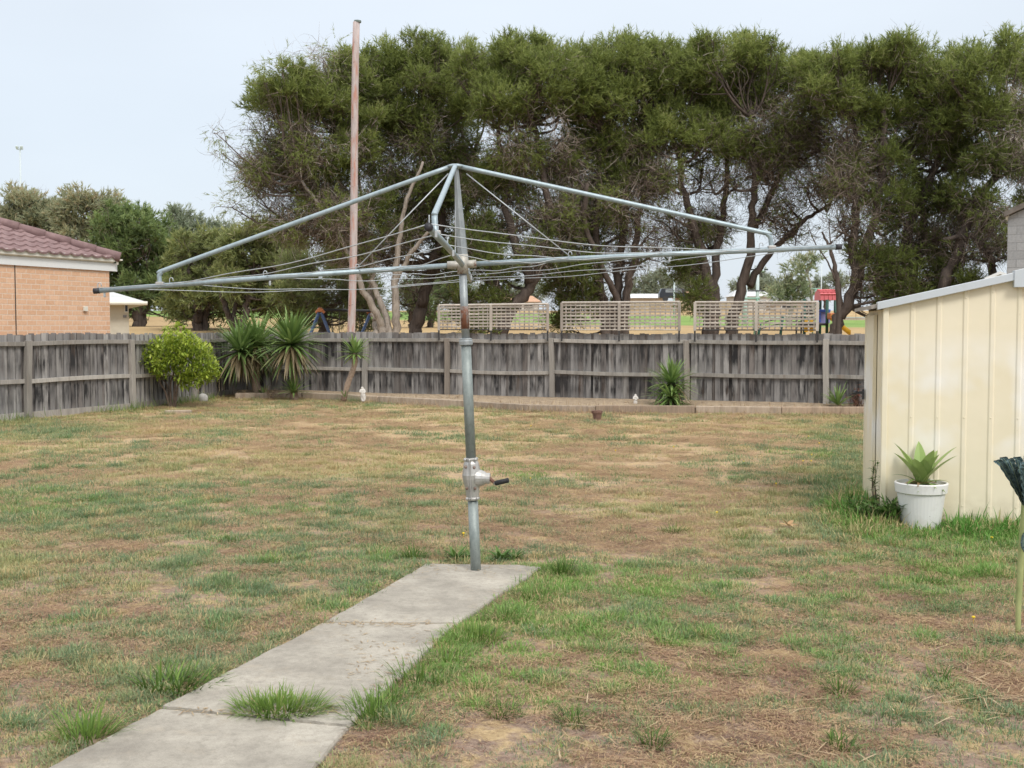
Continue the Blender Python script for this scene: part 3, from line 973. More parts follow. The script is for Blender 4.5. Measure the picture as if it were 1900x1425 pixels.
# ------------------------------------------------------------------ cream metal garden shed
def shed():
    c = np.array([3.06, 9.49, 0.0])
    root = thing('garden_shed', 'cream ribbed metal garden shed at the right with a low gable roof', 'shed', c, rz=math.atan2(-.216, .976))
    # local: x along the gable wall to the right, y back along the door wall
    b = NB('cream sheet metal')
    n = b.noise(1.3, 4, .6)
    cc = b.ramp(n, [(.35, (.72, .65, .48)), (.65, (.77, .70, .54))])
    sp_ = b.node('ShaderNodeSeparateXYZ')
    b.L(b.tc.outputs['Object'], sp_.inputs[0])
    chalk = b.math('MULTIPLY', b.band(b.noise(1.6, 3, .5, (1, 1, .9), off=(4, 0, 2)), .40, .56, 0, .9), b.math('MULTIPLY', b.band(sp_.outputs['Z'], .45, .7), b.band(sp_.outputs['Z'], 1.6, 1.2)))
    cc = b.mix(chalk, cc, (.80, .79, .755))
    cc = b.mix(b.math('MULTIPLY', b.band(sp_.outputs['Z'], .30, .04), b.band(b.noise(9, 5, .7), .35, .7, 0, .55)), cc, (.42, .34, .23))
    cc = b.mix(b.band(b.noise(46, 3, .6), .73, .76, 0, .5), cc, (.30, .18, .10))
    b.col(cc)
    b.bump(b.noise(2.2, 3), .35, .02)
    mm = b.set(Roughness=.42)
    zc, sl_, xr, W, D = 1.78, .222, 1.52, 3.04, 1.72
    top = lambda x: zc + sl_ * (x if x < xr else W - x)
    # gable wall profile with ribs
    xs = [(0, 0), (.012, 0)]
    x = .205
    while x < W - .1:
        xs += [(x - .024, 0), (x - .012, -.009), (x + .012, -.009), (x + .024, 0)]
        x += .2035
    xs += [(W, 0)]
    V, f = [], []
    for px_, py_ in xs:
        V += [(px_, py_, 0.0), (px_, py_, top(px_))]
    for i in range(len(xs) - 1):
        f.append((2 * i, 2 * i + 2, 2 * i + 3, 2 * i + 1))
    gw = MB().add(V, f)
    x = .205
    while x < W - .1:                                     # a screw head at each girt
        for z in (.16, .88, top(x) - .07):
            gw.lathe((x, -.009, z), [(.0065, 0), (.0065, .003), (.003, .005)], 6, axis=(0, -1, 0))
        x += .2035
    local(gw.build('gable_wall', mm, root))
    m = MB().box((-.004, -.004, zc / 2), (.045, .045, zc))
    local(m.build('corner_trim', mm, root, bevel=.006))
    # door wall (x = 0 plane, running back)
    ys = [.03]
    V, f = [], []
    prof = [(.0, .02), (.0, .30), (.010, .31), (.010, .36), (0, .37), (0, .62), (.010, .63), (.010, .68), (0, .69), (0, D)]
    for xx, yy in prof:
        V += [(xx, yy, 0), (xx, yy, zc - .02)]
    for i in range(len(prof) - 1):
        f.append((2 * i, 2 * i + 1, 2 * i + 3, 2 * i + 2))
    local(MB().add(V, f).build('side_wall', mm, root))
    m = MB().box((-.016, 1.20, .88), (.022, .92, 1.68))
    m.box((-.030, .755, .88), (.012, .03, 1.68)).box((-.030, 1.645, .88), (.012, .03, 1.68))
    dr = local(m.build('door', mm, root, bevel=.003))
    m = MB().box((-.05, 1.60, .97), (.02, .05, .10)).box((-.085, 1.60, .985), (.07, .025, .025)).ball((-.12, 1.60, .985), .022, 8)
    local(m.build('latch', mottled('dark latch', (.03, .03, .035), (.10, .10, .10), 30, .5, metal=.5), dr))
    V, f = grid_mesh(lambda u, v: (u, v, top(u) * 0 + 0), [0, 1], [0, 1])
    m = MB().add([(W, 0, 0), (W, D, 0), (W, D, zc), (W, 0, zc)], [(0, 1, 2, 3)])
    m.add([(0, D, 0), (W, D, 0), (W, D, zc), (xr, D, top(xr)), (0, D, zc)], [(0, 1, 2, 3, 4)])
    local(m.build('rear_walls', mm, root))
    # roof sheets and the pale barge capping
    m = MB()
    for s in (0, 1):
        V = []
        for xx in (-.12, xr):
            X = xx if s == 0 else W - xx
            z = zc + sl_ * xx + .035
            V += [(X, -.03, z), (X, D + .16, z), (X, D + .16, z - .03), (X, -.03, z - .03)]
        m.add(V, [(0, 1, 5, 4), (3, 2, 6, 7), (0, 3, 7, 4), (1, 2, 6, 5), (0, 1, 2, 3)])
    rf = local(bm_fix(m.build('roof', mottled('aged roof sheet', (.24, .21, .18), (.40, .37, .33), 5, .6), root)))
    mz = painted('zinc capping', (.54, .58, .61), (.4, .38, .35), .25, .4, .25)
    for s in (0, 1):
        V = []
        for xx in (-.075, xr - .52 if s == 0 else xr - .4):
            X = xx if s == 0 else W - xx
            z = zc + sl_ * xx
            V += [(X, -.06, z - .012), (X, .05, z - .012), (X, .05, z + .052), (X, -.06, z + .052)]
        q = MB().add(V, [(0, 1, 5, 4), (1, 2, 6, 5), (2, 3, 7, 6), (3, 0, 4, 7), (0, 1, 2, 3), (7, 6, 5, 4)])
        local(bm_fix(q.build('barge_capping', mz, rf, bevel=.004)))
    zz = zc + sl_ * xr
    V = [(xr - .56, -.072, zz - .19), (xr + .56, -.072, zz - .19), (xr + .56, -.072, zz - .08), (xr, -.072, zz + .072), (xr - .56, -.072, zz - .058)]
    V += [(a, .02, c_) for a, _, c_ in V]
    q = MB().add(V, [(4, 3, 2, 1, 0), (5, 6, 7, 8, 9)] + [(i, (i + 1) % 5, 5 + (i + 1) % 5, 5 + i) for i in range(5)])
    local(bm_fix(q.build('apex_plate', mz, rf, bevel=.003)))
shed()

# ------------------------------------------------------------------ things behind the shed
def block_house():
    Y = 29.0
    c = at(1866, 600, Y)
    root = thing('block_building', 'grey block-walled building behind the cream shed at the right edge', 'building', (c[0], c[1], .2), rz=R(-28))
    mb = brick_mat('grey blockwork', (.27, .275, .28), (.33, .335, .34), (.24, .245, .25), .42, .205, 'X', .012)
    z0 = at(1866, 402, Y)[2] - .2
    r_ = .46
    V = [(0, 0, 0), (7, 0, 0), (7, 0, z0), (3.5, 0, z0 + 3.5 * r_), (0, 0, z0)]
    V += [(a, 9, z) for a, _, z in V]
    q = MB().add(V, [(0, 1, 2, 3, 4), (9, 8, 7, 6, 5)] + [(i, (i + 1) % 5, 5 + (i + 1) % 5, 5 + i) for i in range(5)])
    local(bm_fix(q.build('wall', mb, root)))
    m = MB()
    for s in (0, 1):
        V = []
        for xx in (-.08, 3.5):
            X = xx if s == 0 else 7 - xx
            z = z0 + r_ * xx + .02
            V += [(X, -.15, z), (X, 9.1, z), (X, 9.1, z + .13), (X, -.15, z + .13)]
        m.add(V, [(0, 1, 5, 4), (1, 2, 6, 5), (2, 3, 7, 6), (3, 0, 4, 7), (0, 1, 2, 3), (7, 6, 5, 4)])
    local(bm_fix(m.build('roof', mottled('dark brown barge', (.10, .085, .075), (.17, .15, .13), 6, .7), root)))
    local(MB().box((-.01, 3, z0 - .02), (.08, 6, .10)).build('gutter', M_CREAM, root))
block_house()

def small_shed():
    Y = 17.5
    c = at(1856, 560, Y)
    root = thing('white_roofed_shed', 'small white-roofed gable peeping over the cream shed roof', 'shed', (c[0], c[1], 0))
    z1, z0 = at(1854, 504, Y)[2], at(1829, 515, Y)[2]
    xa, xb = at(1854, 510, Y)[0], at(1829, 510, Y)[0]
    hw = xa - xb
    V = [(xb + .06, Y, 0), (xa + hw - .06, Y, 0), (xa + hw - .06, Y, z0), (xa, Y, z1 - .05), (xb + .06, Y, z0)]
    V += [(a, Y + 2, z) for a, _, z in V]
    bm_fix(MB().add(V, [(0, 1, 2, 3, 4), (9, 8, 7, 6, 5)] + [(i, (i + 1) % 5, 5 + (i + 1) % 5, 5 + i) for i in range(5)]).build('wall', M_CREAM, root))
    m = MB()
    for s in (-1, 1):
        V = []
        for t in (0, 1.06):
            X, z = xa + s * hw * t, z1 - (z1 - z0) * t
            V += [(X, Y - .08, z), (X, Y + 2.1, z), (X, Y + 2.1, z - .045), (X, Y - .08, z - .045)]
        m.add(V, [(0, 1, 5, 4), (1, 2, 6, 5), (2, 3, 7, 6), (3, 0, 4, 7), (0, 1, 2, 3), (7, 6, 5, 4)])
    bm_fix(m.build('roof', M_WHITE, root))
    turn(root, (xb, Y), R(-25))
small_shed()

# ------------------------------------------------------------------ tall weathered pole
def tall_pole():
    Y = 28.6
    a, b = at(649.5, 640, Y), at(663.5, 41, Y)
    a = a + (b - a) * ((0 - a[2]) / (b[2] - a[2]))
    M_ = NB('weathered red pole')
    n = M_.noise(3.0, 5, .65, (3, 3, .45))
    c = M_.ramp(M_.noise(14, 5, .7, (1, 1, .2)), [(.3, (.36, .30, .285)), (.7, (.52, .45, .43))])
    c = M_.mix(M_.band(n, .48, .62, 0, .75), c, (.42, .18, .12))
    c = M_.mix(M_.band(M_.noise(9, 4, .6, (1, 1, 1.6), off=(3, 3, 1)), .66, .70, 0, .85), c, (.12, .09, .08))
    M_.col(c)
    M_.bump(M_.noise(30, 4, .7, (1, 1, .1)), .4, .006)
    mat = M_.set(Roughness=.85)
    t = np.linspace(0, 1, 16)[:, None]
    P = a + (b - a) * t
    P[:, 0] += .03 * np.sin(t[:, 0] * 5)
    root = thing('tall_pole', 'tall weathered pole with flaking red paint behind the back fence', 'pole', a)
    MB().tube(P, np.linspace(.098, .084, 16), 16).build('shaft', mat, root, True)
    MB().tube([b - (b - a) * .001, b + (b - a) * .004], .089, 16).build('pole_cap', mottled('weathered cap', (.12, .16, .15), (.2, .24, .22), 20), root)
tall_pole()

# ------------------------------------------------------------------ trees
M_BARK_P = mottled('pale papery bark', (.20, .172, .148), (.46, .40, .34), 7, .95, .9, .03, (3, 3, .35))
M_BARK_D = mottled('dark bark', (.045, .035, .030), (.135, .105, .088), 3.2, .95, .9, .03, (3, 3, .35))
M_TWIG = mottled('bare twigs', (.062, .047, .039), (.16, .128, .108), 6, .95, 0)
M_DEAD = leafy('dead foliage', [(0, (.10, .076, .060)), (.5, (.225, .178, .145)), (.85, (.36, .305, .26)), (1, (.48, .42, .36))], .25, .9)
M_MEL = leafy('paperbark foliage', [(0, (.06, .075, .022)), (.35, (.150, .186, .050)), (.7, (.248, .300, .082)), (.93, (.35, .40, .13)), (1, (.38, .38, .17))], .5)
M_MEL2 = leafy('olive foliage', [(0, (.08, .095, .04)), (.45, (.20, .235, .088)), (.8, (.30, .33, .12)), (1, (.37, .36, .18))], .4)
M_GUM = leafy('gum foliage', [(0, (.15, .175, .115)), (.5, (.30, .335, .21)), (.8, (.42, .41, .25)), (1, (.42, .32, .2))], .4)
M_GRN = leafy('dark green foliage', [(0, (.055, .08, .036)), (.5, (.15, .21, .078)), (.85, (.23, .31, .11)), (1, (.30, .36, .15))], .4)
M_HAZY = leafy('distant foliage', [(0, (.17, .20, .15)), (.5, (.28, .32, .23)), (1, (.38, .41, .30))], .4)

def rdir(n):
    v = RNG.normal(size=(n, 3))
    return v / np.linalg.norm(v, axis=1)[:, None]

def nrm(v):
    return v / (np.linalg.norm(v, axis=1)[:, None] + 1e-9)

def sprays(c, r, n, L, leaf, nl, droop=0.0, up=.65, sub=.30, spread=.8, nsub=14):
    """n short leafy shoots gathered into sub clumps inside an ellipsoid; returns triangles and a tint per leaf"""
    r = np.asarray(r, float)
    sc = rdir(nsub) * RNG.random((nsub, 1)) ** .45
    sc[:, 2] = sc[:, 2] * .85 + .05
    ti = RNG.random(nsub)
    k_ = RNG.integers(0, nsub, n)
    u = rdir(n)
    o = sc[k_] * (1 - sub * .4) + u * sub * RNG.random((n, 1)) ** .5
    d = nrm(u * .55 + o * .45 + np.array([0, 0, up - droop * 1.6]) + RNG.normal(size=(n, 3)) * .25)
    o = c + o * r
    t = RNG.random((n, nl, 1))
    dd = d[:, None, :]
    jit = RNG.normal(size=(n, nl, 3)) * spread * .6
    ld = dd * .8 + jit
    ld /= np.linalg.norm(ld, axis=2, keepdims=True)
    b = o[:, None, :] + dd * t * L * RNG.uniform(.5, 1.2, (n, 1, 1))
    sd = np.cross(ld, RNG.normal(size=(n, nl, 3)))
    sd /= np.linalg.norm(sd, axis=2, keepdims=True)
    ll = leaf[0] * RNG.uniform(.6, 1.3, (n, nl, 1))
    V = np.stack([b - sd * leaf[1] / 2, b + sd * leaf[1] / 2, b + ld * ll], 2).reshape(-1, 3)
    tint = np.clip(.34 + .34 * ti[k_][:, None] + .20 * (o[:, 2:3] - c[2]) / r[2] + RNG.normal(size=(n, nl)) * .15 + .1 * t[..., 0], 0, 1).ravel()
    return V, tint

def twigs(c, r, n, L, wd, seg=3, up=.1):
    """thin bare twigs as bent ribbons of two triangles per segment"""
    r = np.asarray(r, float)
    o = c + rdir(n) * RNG.random((n, 1)) ** .5 * r * .9
    d = nrm(rdir(n) * .8 + (o - c) / r * .6 + np.array([0, 0, up]))
    V = []
    tint = []
    p = o
    l = L * RNG.uniform(.4, 1.3, (n, 1)) / seg
    base_t = RNG.random(n)
    for s in range(seg):
        d = nrm(d + RNG.normal(size=(n, 3)) * .38 + np.array([0, 0, -.05]))
        q = p + d * l
        sd = nrm(np.cross(d, RNG.normal(size=(n, 3))))
        w0, w1 = wd * (1 - s / seg), wd * (1 - (s + 1) / seg) + wd * .12
        V.append(np.stack([p - sd * w0 / 2, p + sd * w0 / 2, q + sd * w1 / 2], 1))
        V.append(np.stack([p - sd * w0 / 2, q + sd * w1 / 2, q - sd * w1 / 2], 1))
        tint += [base_t, base_t]
        p = q
    return np.concatenate(V).reshape(-1, 3), np.concatenate(tint)

def tree(name, label, cat, Y, stems, clumps, group=None, bark=M_BARK_D, leafmat=M_MEL, dens=1.0, scale=1.0, depth=1.0, limbs=True, z0=None):
    """stems: (px points, r0, r1, dY) from the ground up; clumps: (px, py, radius px, kind, dY)"""
    b0 = at(*stems[0][0][0], Y)
    zg = float(terrain(Y)) if z0 is None else z0
    root = thing(name, label, cat, (b0[0], b0[1], zg), group)
    tk = MB()
    S_ = []
    for pts, r0, r1, dY in stems:
        P = np.array([at(x, y, Y + dY * i / max(1, len(pts) - 1)) for i, (x, y) in enumerate(pts)])
        if P[0][2] > zg - .1 and (pts is stems[0][0] or pts[0][1] > 600):
            P = np.vstack([[P[0][0], P[0][1], zg - .1], P])
        Q = curve(P, 5 * len(P))
        Q[1:-1] += RNG.normal(size=(len(Q) - 2, 3)) * r1 * .5
        rad = np.linspace(r0, r1, len(Q)) * (1 + .03 * RNG.normal(size=len(Q)))
        rad[0] *= 1.35
        tk.tube(Q, rad, 9)
        S_.append((Q, rad))
    allP = np.concatenate([q[len(q) // 3:] for q, _ in S_])
    allR = np.concatenate([r_[len(r_) // 3:] for _, r_ in S_])
    VL, TL, VD, TD, VT, TT = [], [], [], [], [], []
    br = MB()
    for cx, cy, cr, kind, dY in clumps:
        Yc = Y + dY
        c = at(cx, cy, Yc)
        r_ = cr / F * Yc
        if limbs:
            dist = np.linalg.norm(allP - c, axis=1) + 2.5 * np.maximum(0, allP[:, 2] - c[2] + .3)
            j = int(np.argmin(dist))
            a = allP[j]
            mid = a * .5 + c * .5 + np.array([0, 0, -.12 * np.linalg.norm(c - a)]) + RNG.normal(size=3) * .12
            r1 = min(allR[j] * .6, .022 + .022 * r_)
            B = curve([a, mid, c], 9)
            br.tube(B, np.linspace(r1 * 1.5, r1 * .55, 9), 6)
            nb = 8 if kind in 'tb' else 5
            for _ in range(nb):
                s = B[RNG.integers(4, 9)]
                e_ = c + rdir(1)[0] * r_ * np.array([1, 1, .9]) * RNG.uniform(.6, 1.05)
                m2 = (s + e_) / 2 + RNG.normal(size=3) * .28 * r_
                br.tube(curve([s, m2, e_], 6), np.linspace(r1 * (.40 if kind in 'bw' else .55), .006 * scale, 6), 4, caps=False)
        rr = np.array([r_, r_ * depth, r_ * .92])
        a2 = (r_ / scale) ** 2 * dens
        if kind == 'g':
            v, t = sprays(c, rr, int(430 * a2), .34 * scale, (.17 * scale, .026 * scale), 13)
            VL.append(v); TL.append(t)
            v, t = twigs(c, rr * .85, int(150 * a2), .6 * scale, .014 * scale)
            VD.append(v); TD.append(t)
        elif kind == 'd':
            v, t = sprays(c, rr, int(330 * a2), .34 * scale, (.17 * scale, .028 * scale), 12, up=.35)
            VL.append(v); TL.append(t * .68)
            v, t = twigs(c, rr, int(260 * a2), .7 * scale, .016 * scale)
            VD.append(v); TD.append(t * .7)
        elif kind == 'b':
            v, t = sprays(c, rr, int(230 * a2), .38 * scale, (.15 * scale, .024 * scale), 11, droop=.25, up=.2)
            VL.append(v); TL.append(np.clip(t * .9 + .05, 0, 1))
            v, t = twigs(c, rr, int(560 * a2), .75 * scale, .019 * scale, up=.0)
            VD.append(v); TD.append(t)
        elif kind == 't':
            v, t = sprays(c, rr, int(38 * a2), .3 * scale, (.15 * scale, .024 * scale), 10, up=.1)
            VL.append(v); TL.append(t * .8)
            v, t = twigs(c, rr, int(330 * a2), .8 * scale, .015 * scale, up=.2)
            VD.append(v); TD.append(t * .68)
        elif kind == 'w':
            v, t = sprays(c, rr, int(70 * a2), .5 * scale, (.16 * scale, .020 * scale), 12, droop=.6, spread=.6)
            VL.append(v); TL.append(np.clip(t + .18, 0, 1))
            v, t = twigs(c, rr, int(170 * a2), .7 * scale, .012 * scale, up=-.1)
            VD.append(v); TD.append(np.clip(t + .25, 0, 1))
        elif kind == 'p':   # pale dead spray
            v, t = twigs(c, rr, int(420 * a2), .7 * scale, .017 * scale, 4, up=-.25)
            VD.append(v); TD.append(np.clip(t * .3 + .72, 0, 1))
        elif kind == 'c':   # broad far crown
            v, t = sprays(c, rr, int(300 * a2), .30 * scale, (.20 * scale, .05 * scale), 9, up=.4)
            VL.append(v); TL.append(t)
            v, t = twigs(c, rr * .8, int(60 * a2), .6 * scale, .02 * scale)
            VD.append(v); TD.append(t * .6)
    t_ = tk.build('trunk', bark, root, True)
    if br.v:
        br.build('branches', bark if bark is M_BARK_D else M_TWIG, t_, True)
    if VL:
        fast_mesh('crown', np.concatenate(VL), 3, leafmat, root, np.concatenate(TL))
    if VD:
        fast_mesh('twigs', np.concatenate(VD), 3, M_DEAD, root, np.concatenate(TD))
    return root

def jitter(cl, dup=True):
    o = []
    for c in cl:
        x, y, r_, k_ = c
        if k_ == 'g' and y < 160: y += 13
        dy = RNG.uniform(-1.2, .6)
        o.append((x, y, r_, k_, dy))
        if dup and k_ == 'g':
            for _ in range(3):
                a_ = RNG.uniform(-.3, PI + .3)
                o.append((x + r_ * .85 * math.cos(a_), y - r_ * .75 * math.sin(a_), r_ * RNG.uniform(.32, .5), 'g', dy + RNG.uniform(-.8, .8)))
        if dup and k_ in 'gdbtc':
            o.append((x + RNG.uniform(*((-25, 25) if x > 540 else (5, 35))), y + RNG.uniform(-8, 25), r_ * .95, 'd' if k_ == 'g' else k_, dy + RNG.uniform(1.5, 3)))
    return o

ROW = 'paperbark trees in the tall row beyond the back fence'
tree('paperbark_tree', 'leftmost big paperbark with pale forked trunks and a wispy brown left side', 'tree', 38,
     [([(712, 622), (700, 585), (676, 540), (655, 490), (610, 410), (560, 335)], .155, .045, -.9),
      ([(722, 622), (712, 575), (694, 530), (688, 470), (676, 400), (650, 240)], .135, .045, 1.0),
      ([(735, 622), (733, 560), (734, 500), (742, 440), (752, 380), (785, 300)], .165, .045, -.3),
      ([(703, 622), (697, 600), (692, 570), (684, 520)], .15, .08, .9),
      ([(733, 520), (762, 470), (800, 425)], .10, .05, -.5)],
     jitter([(492, 178, 34, 'g'), (530, 135, 52, 'w'), (600, 122, 55, 'w'), (655, 140, 52, 'g'), (505, 195, 50, 'g'), (585, 205, 62, 'g'), (650, 225, 55, 'g'),
             (474, 240, 34, 'w'), (520, 270, 52, 'b'), (580, 285, 55, 'b'), (650, 300, 55, 'g'), (480, 310, 48, 'b'), (560, 350, 50, 't'), (620, 350, 52, 'b'),
             (455, 345, 40, 'w'), (430, 385, 34, 'w'), (500, 390, 46, 't'), (402, 248, 26, 'w'), (412, 285, 24, 'w'), (640, 410, 55, 'b'), (590, 430, 50, 't'),
             (540, 165, 45, 'g'), (610, 165, 50, 'g'), (540, 310, 50, 'b'), (600, 390, 50, 'b'), (530, 420, 44, 'b'), (660, 470, 44, 'b'), (468, 300, 30, 'b'), (690, 380, 45, 'd'), (470, 410, 32, 'w'), (560, 250, 45, 'b'), (660, 268, 24, 'p'), (640, 285, 20, 'p'), (500, 215, 26, 'p'), (560, 190, 24, 'p'), (600, 110, 30, 'p')]),
     ROW, M_BARK_P)
tree('paperbark_tree', 'paperbark just right of the tall red pole, crown over a trunk leaning right', 'tree', 40,
     [([(770, 618), (785, 560), (800, 500), (820, 430), (810, 330), (790, 230)], 0.266, 0.078, 0), ([(795, 520), (840, 450), (870, 380), (880, 280)], 0.140, 0.065, .8)],
     jitter([(715, 115, 55, 'g'), (780, 105, 55, 'g'), (845, 118, 55, 'g'), (700, 185, 55, 'g'), (765, 195, 62, 'g'), (840, 205, 62, 'g'), (720, 260, 55, 'g'),
             (790, 275, 58, 'b'), (860, 285, 52, 'd'), (720, 330, 55, 'b'), (780, 350, 52, 'd'), (850, 360, 50, 'd'), (750, 410, 45, 'd'), (810, 430, 40, 't'), (870, 440, 42, 'd'), (745, 470, 34, 't'), (775, 232, 22, 'p'), (812, 228, 18, 'p'), (735, 262, 20, 'p'), (740, 440, 50, 'b'), (830, 480, 45, 'd'), (700, 470, 40, 't'), (680, 440, 50, 'b'), (770, 520, 35, 't'), (800, 380, 50, 'b')]),
     ROW)
tree('paperbark_tree', 'paperbark behind the clothesline head with dark green lower boughs and a slanting grey trunk', 'tree', 37,
     [([(925, 622), (945, 580), (975, 545), (1000, 500), (1020, 430), (1010, 330), (990, 230)], 0.280, 0.078, 0), ([(985, 525), (950, 430), (930, 330), (925, 240)], 0.168, 0.065, .5)],
     jitter([(905, 125, 55, 'g'), (965, 108, 55, 'g'), (1030, 118, 55, 'g'), (925, 200, 62, 'g'), (1000, 190, 62, 'g'), (1065, 165, 50, 'g'), (950, 275, 58, 'b'),
             (895, 340, 55, 'd'), (960, 350, 58, 'b'), (1020, 300, 55, 'b'), (890, 430, 52, 'd'), (905, 500, 48, 'd'), (915, 560, 36, 'd'), (900, 600, 28, 'd'), (960, 420, 42, 't'),
             (1000, 400, 40, 'b'), (935, 330, 34, 'g'), (880, 470, 50, 'd'), (1035, 215, 22, 'p'), (1045, 262, 26, 'p'), (870, 350, 20, 'p'), (855, 560, 36, 'd'), (1000, 470, 45, 'b'), (1040, 400, 50, 'b')]), ROW)
tree('paperbark_tree', 'many-stemmed paperbark behind the middle lattice screen with a drooping dead bough', 'tree', 37.5,
     [([(1125, 620), (1122, 580), (1112, 530), (1105, 450), (1110, 350), (1120, 240)], 0.210, 0.065, 0), ([(1140, 620), (1142, 560), (1150, 480), (1160, 380), (1170, 260)], 0.224, 0.065, .6),
      ([(1158, 620), (1160, 560), (1175, 480), (1185, 400), (1210, 300)], 0.196, 0.065, -.4), ([(1150, 620), (1153, 580), (1130, 520), (1085, 420), (1090, 340)], 0.154, 0.065, -1)],
     jitter([(1105, 118, 52, 'g'), (1165, 108, 55, 'g'), (1225, 118, 52, 'g'), (1090, 205, 55, 'g'), (1150, 190, 62, 'g'), (1215, 190, 58, 'g'), (1110, 280, 62, 'g'),
             (1065, 300, 45, 'b'), (1165, 270, 55, 'b'), (1085, 350, 50, 'b'), (1140, 340, 52, 'd'), (1060, 395, 40, 'b'), (1090, 420, 48, 'd'), (1075, 500, 50, 'd'), (1080, 560, 45, 'd'),
             (1150, 420, 45, 't'), (1200, 350, 50, 't'), (1050, 590, 30, 'd'), (1200, 440, 44, 't'), (1120, 480, 40, 't'), (1040, 450, 45, 'b'), (1180, 480, 45, 't'), (1062, 330, 30, 'p'), (1085, 395, 26, 'p'), (1070, 370, 24, 'p'), (1050, 520, 45, 'd'), (1150, 380, 50, 'b'), (1200, 290, 50, 'b')]), ROW)
tree('paperbark_tree', 'paperbark behind the right lattice screen with fanned stems and a see-through twiggy side', 'tree', 38,
     [([(1315, 620), (1318, 570), (1310, 500), (1290, 430), (1265, 340), (1250, 240)], 0.280, 0.065, 0), ([(1322, 620), (1325, 560), (1330, 470), (1345, 380), (1350, 260)], 0.224, 0.065, .6),
      ([(1355, 620), (1365, 575), (1385, 500), (1395, 420), (1400, 330), (1395, 220)], 0.238, 0.065, -.6), ([(1390, 530), (1430, 470), (1480, 420), (1530, 385)], 0.126, 0.052, -.3),
      ([(1397, 430), (1440, 340), (1490, 260), (1520, 190)], 0.112, 0.046, .3)],
     jitter([(1255, 112, 52, 'g'), (1320, 108, 55, 'g'), (1390, 104, 55, 'g'), (1285, 185, 58, 'g'), (1350, 190, 58, 'g'), (1420, 165, 52, 'g'), (1475, 130, 50, 'g'),
             (1245, 255, 52, 'g'), (1310, 265, 55, 'g'), (1375, 250, 50, 'b'), (1450, 225, 55, 'b'), (1500, 190, 46, 'b'), (1470, 290, 60, 't'), (1520, 270, 50, 't'), (1430, 330, 55, 't'),
             (1500, 350, 52, 't'), (1300, 340, 48, 't'), (1350, 330, 48, 't'), (1275, 490, 44, 'd'), (1250, 430, 36, 't'), (1290, 545, 36, 'd'), (1460, 380, 44, 't'), (1540, 330, 40, 't'), (1390, 290, 40, 'g'), (1230, 330, 50, 'b'), (1240, 400, 50, 't'), (1330, 400, 50, 't'), (1420, 400, 45, 't'), (1480, 430, 35, 't'), (1300, 420, 45, 'b'), (1440, 280, 50, 'b'), (1500, 240, 50, 'b')]),
     ROW)
tree('paperbark_tree', 'paperbark at the left corner of the cream shed, forked trunk leaning right past the playground', 'tree', 35.5,
     [([(1548, 625), (1562, 585), (1590, 520), (1605, 460), (1630, 380), (1640, 280), (1640, 200)], 0.215, 0.085, 0), ([(1590, 520), (1582, 460), (1588, 400), (1592, 300), (1580, 200)], 0.168, 0.065, .5),
      ([(1560, 590), (1556, 540), (1548, 490), (1537, 455)], 0.098, 0.039, -.3)],
     jitter([(1530, 125, 52, 'g'), (1590, 118, 52, 'g'), (1645, 120, 52, 'g'), (1560, 195, 55, 'g'), (1625, 215, 60, 'g'), (1580, 275, 48, 'b'), (1570, 350, 44, 't'),
             (1640, 300, 58, 'd'), (1600, 410, 44, 't'), (1650, 380, 52, 'd'), (1560, 250, 40, 't'), (1655, 535, 44, 'd'), (1600, 520, 34, 't'), (1660, 500, 46, 'd'), (1690, 540, 44, 'd'), (1570, 320, 50, 'b'), (1620, 470, 50, 'd'), (1550, 180, 45, 'g'), (1600, 340, 50, 'b'), (1555, 410, 36, 't')]), ROW)
tree('paperbark_tree', 'paperbark rising behind the middle of the cream shed roof with a bent grey trunk', 'tree', 36.5,
     [([(1698, 620), (1695, 545), (1682, 490), (1680, 440), (1700, 390), (1740, 300), (1750, 210)], 0.266, 0.078, 0), ([(1690, 520), (1712, 440), (1705, 350), (1690, 250)], 0.154, 0.065, .7)],
     jitter([(1690, 100, 50, 'g'), (1745, 130, 55, 'g'), (1695, 195, 58, 'g'), (1760, 215, 60, 'g'), (1715, 290, 55, 'd'), (1775, 305, 55, 'd'), (1700, 370, 50, 'd'), (1690, 450, 44, 't'),
             (1745, 430, 48, 't'), (1760, 500, 42, 'd'), (1720, 500, 40, 't'), (1750, 370, 46, 'd'), (1720, 450, 50, 'd'), (1680, 560, 40, 'd'), (1790, 420, 45, 'b'), (1760, 560, 40, 'd'), (1730, 240, 50, 'b')]), ROW)
tree('paperbark_tree', 'paperbark beside the grey block building with a reddish trunk leaning right', 'tree', 35,
     [([(1735, 620), (1748, 545), (1775, 470), (1800, 400), (1850, 310), (1860, 220)], 0.238, 0.078, 0), ([(1840, 560), (1838, 480), (1800, 440), (1750, 445)], 0.140, 0.065, -.2)],
     jitter([(1805, 120, 55, 'g'), (1870, 105, 55, 'g'), (1825, 205, 60, 'g'), (1890, 205, 58, 'b'), (1865, 170, 28, 'p'), (1885, 250, 26, 'p'), (1845, 295, 56, 'd'), (1900, 300, 50, 'b'), (1800, 370, 46, 'd'), (1850, 400, 46, 'b'),
             (1830, 460, 40, 't'), (1870, 455, 36, 'b'), (1790, 470, 40, 't'), (1800, 530, 34, 'd')]), ROW)
tree('paperbark_tree', 'paperbark cut by the right edge of the photo, above the grey block building', 'tree', 37.5,
     [([(1965, 620), (1968, 520), (1960, 400), (1965, 280), (1960, 180)], 0.266, 0.078, 0)],
     jitter([(1940, 115, 58, 'g'), (2000, 130, 58, 'g'), (1950, 210, 62, 'b'), (2020, 220, 62, 'g'), (1935, 300, 55, 'b'), (1990, 320, 62, 'd'), (1930, 380, 50, 'd')]), ROW)

